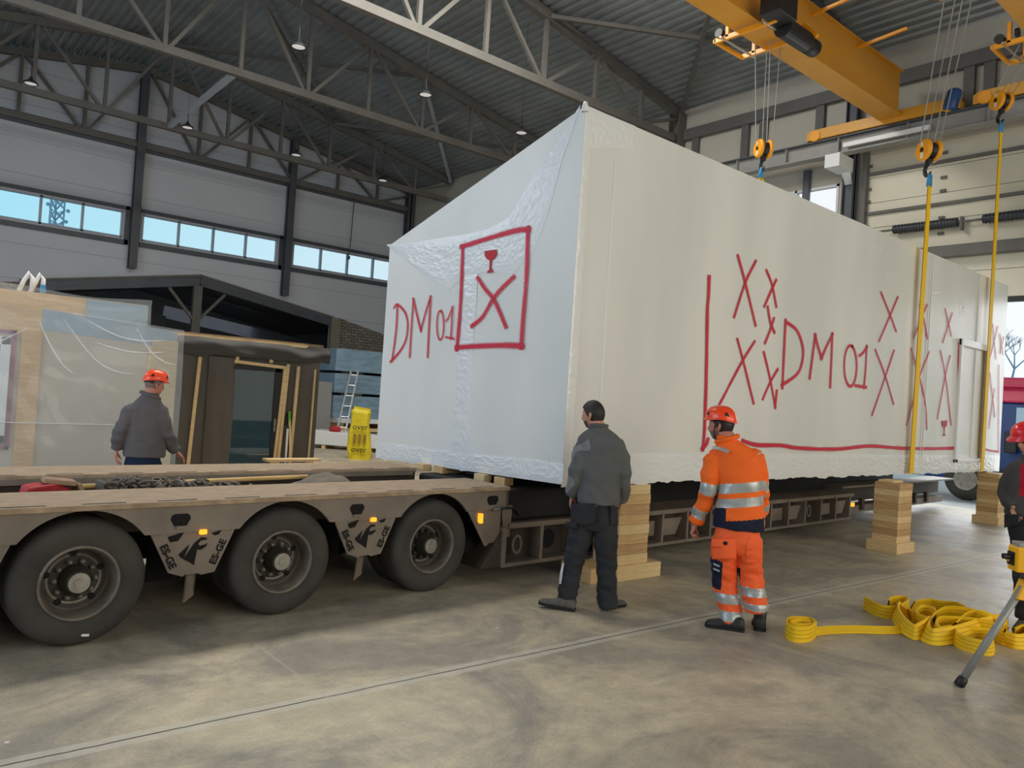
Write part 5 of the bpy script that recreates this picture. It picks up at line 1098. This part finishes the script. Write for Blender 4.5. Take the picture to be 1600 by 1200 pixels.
fuse('work_trousers', t, [M_blk_t], p.root, .007, 6, .021, 10, keys=ks, wfun=lambda q, k: 1.2 if k[0] != 'hip' and k[1] > .6 else (.25 if k[0] == 'hip' else .7))
obj('white_scuff', MB().ribbon([Z(133,905,-.03),Z(124,950,-.05),Z(118,1000,-.06)], [.02,.03,.025], -p.F-p.R*.8), M_wht, p.root)
obj('holster_pocket', MB().grid(lambda u,v: Z(178+125*u,590+(95+18*math.sin(u*3.1))*v,-.012-.13*math.sqrt(max(.02,1-((178+125*u-298)/128)**2))), 16, 8), M_blk_t, p.root, smooth=True).modifiers.new('s','SOLIDIFY').thickness = .012
obj('holster_pocket', MB().grid(lambda u,v: Z(378+36*u,605+95*v,-.012-.13*math.sqrt(max(.02,1-((378+36*u-300)/122)**2))), 8, 8), M_blk_t, p.root, smooth=True).modifiers.new('s','SOLIDIFY').thickness = .012
obj('thigh_pocket', MB().grid(lambda u,v: Z(146+60*u,686+30*v,-.09-.025*math.sin(u*3.1)), 8, 4), M_blk_t, p.root, smooth=True).modifiers.new('s','SOLIDIFY').thickness = .012
def gnd(q): return V(q.x,q.y,0)
h0 = onz(840+195*.2998, 610+1150*.2998); shoe(p.root, h0, onz(840+5*.2998, 610+1128*.2998)+V(0,0,.03), M_shoe2, up=V(0,0,1)); h1 = onz(840+335*.2998, 610+1140*.2998)+V(0,0,0); shoe(p.root, h1, onz(840+452*.2998, 610+1118*.2998), M_shoe2)

# ---------------- man in orange
p = Person('man in orange high visibility clothes and orange hard hat walking beside the module', 1150, 982)
Z = lambda x, y, d=0: p.P(1060+x*.3168, 620+y*.3168, d)
hc = Z(212,142,.02); fr = (-p.R*.93+p.F*.36-V(0,0,.06)).normalized(); neck = Z(240,205,0)
b = MB(); sd, up = head(b, hc, fr, 1.04); b.tube([hc-V(0,0,.05)-fr*.02, neck+V(0,0,.02), neck-V(0,0,.08)], [.06,.064,.075], 16)
sh = [Z(200,305), Z(360,305)]; el = [Z(150,450,-.02), Z(412,440,.06)]; wr = [Z(84,625,.06), Z(418,590,.2)]
pel = Z(290,680); hips = [Z(232,700), Z(345,700)]; kn = [Z(230,890,.05), Z(352,870,.02)]; an = [Z(255,1070,.0), Z(386,1035,-.02)]
inner(b, p, neck-V(0,0,.06), pel, sh, el, wr, hips, list(zip(kn, an)))
hand(b, wr[0], (Z(58,690,.07)-wr[0]), p.R, p.F, 1.15, 1.06); hand(b, wr[1], (Z(420,650,.23)-wr[1]), -p.R, p.F, .9)
fuse('body', b, [M_skin2, M_stub], p.root, .0045, 4, region=lambda c, k: 1 if (c-hc).dot(up) < -.045 and (c-hc).dot(fr) > .0 and (c-hc).length < .17 else 0)
eyes(p.root, hc, fr, sd, up, 1.04); hair('hair', hc, fr, sd, up, p.root, 1.04, low=-.45, fl=.5, off=.004); helmet(hc+up*.035+V(.0,0,0), fr, sd, up, p.root, M_helm, .06, .02, .99)
obj('chin_strap', MB().tube(smoothpts([hc+sd*-.085+up*.0+fr*.02, hc+sd*-.082-up*.06+fr*.03, hc-up*.115+fr*.05, hc+sd*.082-up*.06+fr*.03, hc+sd*.085+fr*.02]), .005, 6), M_vent, p.root)
j = MB(); L = p.loft(j, [(Z(298,648),.20,.145),(Z(297,610),.202,.145),(Z(302,540),.185,.14),(Z(306,450),.172,.135),(Z(302,370),.182,.135),(Z(290,300),.188,.12),(Z(270,250),.14,.09),(Z(245,215),.085,.075),(Z(238,190),.078,.072)]); ks = keytorso('torso', L, p.R)
a1 = p.limb(j, [(Z(185,295),.085),(Z(165,360,-.02),.08),(Z(148,450,-.03),.07),(Z(120,540,.02),.062),(Z(88,612,.06),.052)]); a2 = p.limb(j, [(Z(372,295),.085),(Z(390,360,.02),.076),(Z(400,440,.06),.068),(Z(408,520,.12),.06),(Z(416,575,.18),.052)])
ks += keyline('left', a1)+keyline('right', a2); zz = lambda y: Z(310,y).z; xr = lambda q: (q-p.base).dot(p.R)
x0 = xr(Z(235,600))
def reg(c, k):
    z = c.z-(xr(c)-xr(Z(310,500)))*.16
    if k[0] == 'torso':
        if zz(466) < z < zz(418) or zz(536) < z < zz(492): return 1
        if z < zz(600) or (c.z < zz(540) and xr(c) < x0 and (c-p.base).dot(p.F) < .1): return 2
        return 0
    if (.42 < k[1] < .56) or (.78 < k[1] < .89): return 1
    if k[1] < .08 and c.z > zz(275): return 1
    return 0
fuse('hi_vis_jacket', j, [M_or, M_refl, M_navy], p.root, .006, 14, .015, 7, region=reg, keys=ks, wfun=lambda q, k: 1.5 if k[0] != 'torso' else .8)
obj('collar', MB().tube([Z(240,208)+p.R*(.083*math.cos(t))+p.F*(.078*math.sin(t))+V(0,0,.03*math.cos(t)) for t in [i*math.tau/24 for i in range(24)]], .02, 8, closed=True), M_or, p.root, smooth=True)
obj('shoulder_tape', MB().ribbon([Z(176,250,-.07),Z(205,255,-.1),Z(240,268,-.128)], [.035,.035,.035], -p.F+V(0,0,.9)), M_refl, p.root)
t = MB(); L = p.loft(t, [(Z(292,600),.155,.11),(Z(292,650),.168,.125),(Z(290,700),.185,.14),(Z(290,745),.17,.125),(Z(292,775),.12,.1)]); ks = keytorso('hip', L, p.R)
l1 = p.limb(t, [(Z(232,700),.112),(Z(230,790,.02),.112),(Z(230,890,.05),.098),(Z(240,980,.03),.09),(Z(255,1050,.01),.086),(Z(258,1108,0),.09)]); l2 = p.limb(t, [(Z(345,700),.112),(Z(348,780),.106),(Z(356,870,.03),.09),(Z(370,960,.0),.086),(Z(380,1010,-.02),.085),(Z(386,1055,-.02),.09)])
ks += keyline('left', l1)+keyline('right', l2)
def regt(c, k):
    if k[0] == 'hip': return 0
    tt = c.z
    if k[0] == 'left':
        if zz(1022) < tt < zz(975) or zz(1105) < tt < zz(1058): return 1
        if zz(960) < tt < zz(800) and xr(c) < xr(Z(216,880)): return 2
    else:
        if zz(968) < tt < zz(925) or zz(1035) < tt < zz(1000): return 1
        if zz(930) < tt < zz(840) and xr(c) < xr(Z(305,880)): return 2
    return 0
fuse('hi_vis_trousers', t, [M_or2, M_refl, M_navy], p.root, .006, 6, .021, 10, region=regt, keys=ks, wfun=lambda q, k: .25 if k[0] == 'hip' else 1.0)
obj('cargo_pocket', MB().grid(lambda u,v: Z(170+110*u,700+100*v,-.105-.04*math.sin(.4+u*2.4)), 12, 10), M_or2, p.root, smooth=True).modifiers.new('s','SOLIDIFY').thickness = .02
obj('pocket_flap', MB().grid(lambda u,v: Z(166+50*u,712+30*v,-.13-.03*math.sin(.4+u*1.2)), 8, 4), M_or2, p.root, smooth=True).modifiers.new('s','SOLIDIFY').thickness = .014
obj('pocket_badge', MB().lathe([(0,0),(.016,0),(.016,.004)], Z(232,722,-.165), -p.F, 14), M_navy, p.root)
for i in range(2): obj('knee_stripe', MB().ribbon([Z(176,825+24*i,-.065),Z(200,835+24*i,-.085)], [.014,.014], -p.F-p.R*.5), M_refl, p.root)
q0 = onz(1060+325*.3168, 620+1158*.3168); shoe(p.root, q0, onz(1060+132*.3168, 620+1128*.3168), M_shoe, None, .105, .054)
q1 = onz(1060+402*.3168, 620+1158*.3168); shoe(p.root, q1, q1+p.F*.27+p.R*-.01+V(0,0,.0), M_shoe, q1+V(0,0,.17)+p.F*.06, .11, .054)

# ---------------- man behind the trailer
P1 = V(2.24,8.43,0); pb = P1
p = Person('man in grey softshell jacket and orange hard hat walking behind the trailer', 800, 900); p.base = pb; f = Vector((pb.x,pb.y,0)).normalized(); p.F = f; p.R = V(f.y,-f.x,0); p.root.location = pb
Z = lambda x, y, d=0: p.P(160+x*.15, 560+y*.15, d)
hc = Z(542,275,.03); fr = (p.R*.88+p.F*.46-V(0,0,.1)).normalized(); neck = Z(500,385,0)
b = MB(); sd, up = head(b, hc, fr, .95); b.tube([hc-V(0,0,.05)-fr*.02, neck+V(0,0,.02), neck-V(0,0,.08)], [.062,.066,.078], 16)
sh = [Z(325,545), Z(570,550)]; el = [Z(185,760,-.06), Z(670,790,.0)]; wr = [Z(145,950,-.02), Z(768,965,.1)]
pel = Z(430,1100); hips = [Z(350,1150), Z(510,1150)]; kn = [Z(350,1600,.1), Z(520,1580,.05)]; an = [gnd(Z(330,1700,-.15))+V(0,0,.09), gnd(Z(540,1700,.3))+V(0,0,.09)]
inner(b, p, neck-V(0,0,.06), pel, sh, el, wr, hips, [(hips[0].lerp(an[0],.5)+p.F*.05, an[0]), (hips[1].lerp(an[1],.5)+p.F*.06, an[1])])
hand(b, wr[0], (Z(138,1060,-.02)-wr[0]), p.R, p.F, .55, 1.05); hand(b, wr[1], (Z(850,1040,.13)-wr[1]), (-p.R-V(0,0,.6)), p.F, .35, 1.05)
fuse('body', b, [M_skin2], p.root, .0045, 4)
eyes(p.root, hc, fr, sd, up, .95); hair('hair', hc, fr, sd, up, p.root, .95, M_stub, low=-.42, fl=.5, off=.002); helmet(hc+up*.035, fr, sd, up, p.root, M_helm, .1, .022, .93)
j = MB(); L = p.loft(j, [(Z(440,1020),.195,.14),(Z(438,960),.198,.145),(Z(432,850),.19,.145),(Z(432,740),.18,.14),(Z(445,640),.185,.135),(Z(458,540),.178,.115),(Z(478,460),.13,.09),(Z(498,400),.088,.078),(Z(505,360),.078,.074)]); ks = keytorso('torso', L, p.R)
a1 = p.limb(j, [(Z(315,535),.085),(Z(265,630,-.04),.078),(Z(195,750,-.06),.068),(Z(165,850,-.05),.06),(Z(145,940,-.02),.052)]); a2 = p.limb(j, [(Z(590,540),.085),(Z(620,640,-.03),.08),(Z(665,790,.0),.07),(Z(715,880,.05),.062),(Z(765,955,.1),.052)])
ks += keyline('left', a1)+keyline('right', a2)
fuse('softshell_jacket', j, [M_fl1], p.root, .007, 14, .015, 7, keys=ks, wfun=lambda q, k: 1.5 if k[0] != 'torso' else .7)
obj('collar', MB().tube([Z(500,385)+p.R*(.086*math.cos(t))+p.F*(.08*math.sin(t))-V(0,0,.03*math.cos(t)) for t in [i*math.tau/24 for i in range(24)]], .02, 8, closed=True), M_fl1, p.root, smooth=True)
t = MB(); p.loft(t, [(Z(425,970),.15,.105),(Z(425,1050),.16,.12),(Z(428,1130),.178,.13),(Z(430,1210),.14,.11)])
for h_, a_ in zip(hips, an): p.limb(t, [(h_,.1),(h_.lerp(a_,.5)+p.F*.05,.085),(a_+V(0,0,.02),.075)])
fuse('jeans', t, [M_jean], p.root, .008, 4, .008, 9)
for a_ in an: shoe(p.root, gnd(a_)-p.R*.08-p.F*.0, gnd(a_)+p.R*.2+p.F*.06, M_shoe)

# ---------------- person at the right edge
p = Person('person in red hard hat, grey jacket and red shirt at the right picture edge', 1612, 985)
Z = lambda x, y, d=0: p.P(1540+x*.3, 640+y*.3, d)
hc = Z(222,160,0); fr = (-p.F*.75-p.R*.62-V(0,0,.25)).normalized(); neck = Z(235,250,.02)
b = MB(); sd, up = head(b, hc, fr, 1.0); b.tube([hc-V(0,0,.05)-fr*.03, neck, neck-V(0,0,.08)], [.058,.062,.075], 16)
sh = [Z(150,320), Z(340,320)]; el = [Z(115,420,.03), Z(375,430,.03)]; wr = [Z(150,515,-.1), Z(340,525,-.1)]
pel = Z(245,620); hips = [Z(195,650), Z(295,650)]; kn = [Z(200,860,-.02), Z(300,860,-.02)]; an = [gnd(Z(205,1100,.0))+V(0,0,.1), gnd(Z(300,1100,.0))+V(0,0,.1)]
inner(b, p, neck-V(0,0,.06), pel, sh, el, wr, hips, list(zip(kn, an)))
hand(b, wr[0], (Z(185,580,-.12)-wr[0]), p.F, p.R, .5); hand(b, wr[1], (Z(310,590,-.12)-wr[1]), p.F, -p.R, .5)
fuse('body', b, [M_skin], p.root, .0045, 4); eyes(p.root, hc, fr, sd, up); hair('hair', hc, fr, sd, up, p.root, low=-.4, fl=.45, off=.005); helmet(hc+up*.035, fr, sd, up, p.root, M_helmr, .12, .05, 1.04)
j = MB(); L = p.loft(j, [(Z(240,560),.2,.13),(Z(240,520),.2,.135),(Z(245,430),.185,.13),(Z(248,350),.195,.125),(Z(245,300),.18,.105),(Z(240,265),.1,.08),(Z(238,240),.075,.07)])
a1 = p.limb(j, [(Z(158,325),.085),(Z(130,370,.02),.078),(Z(112,420,.03),.068),(Z(118,470,-.03),.062),(Z(145,508,-.09),.054)]); a2 = p.limb(j, [(Z(335,325),.085),(Z(360,370,.02),.078),(Z(376,430,.03),.068),(Z(365,480,-.03),.062),(Z(345,515,-.09),.054)])
ks = keytorso('torso', L, p.R)+keyline('left', a1)+keyline('right', a2)
fuse('work_jacket', j, [M_fl4, M_redt], p.root, .007, 14, .015, 7, keys=ks, region=lambda c, k: 1 if k[0] == 'torso' and (c-p.base).dot(p.F) < -.02 and abs((c-Z(238,400)).dot(p.R)) < .085 and c.z < Z(238,285).z else 0)
t = MB(); p.loft(t, [(Z(242,530),.17,.12),(Z(242,590),.175,.125),(Z(245,660),.18,.125),(Z(245,710),.14,.11)])
for h_, k_, a_ in zip(hips, kn, an): p.limb(t, [(h_,.1),(k_,.085),(a_,.075)])
fuse('work_trousers', t, [M_blk_t], p.root, .008, 4, .009, 8)
obj('holster_pocket', MB().grid(lambda u,v: Z(100+75*u,545+(70-15*u)*v,-.13+.04*(1-u)), 10, 8), M_blk_t, p.root, smooth=True).modifiers.new('s','SOLIDIFY').thickness = .012
for a_ in an: shoe(p.root, gnd(a_)+p.F*.09, gnd(a_)-p.F*.19-p.R*.05, M_shoe2, h=.1)
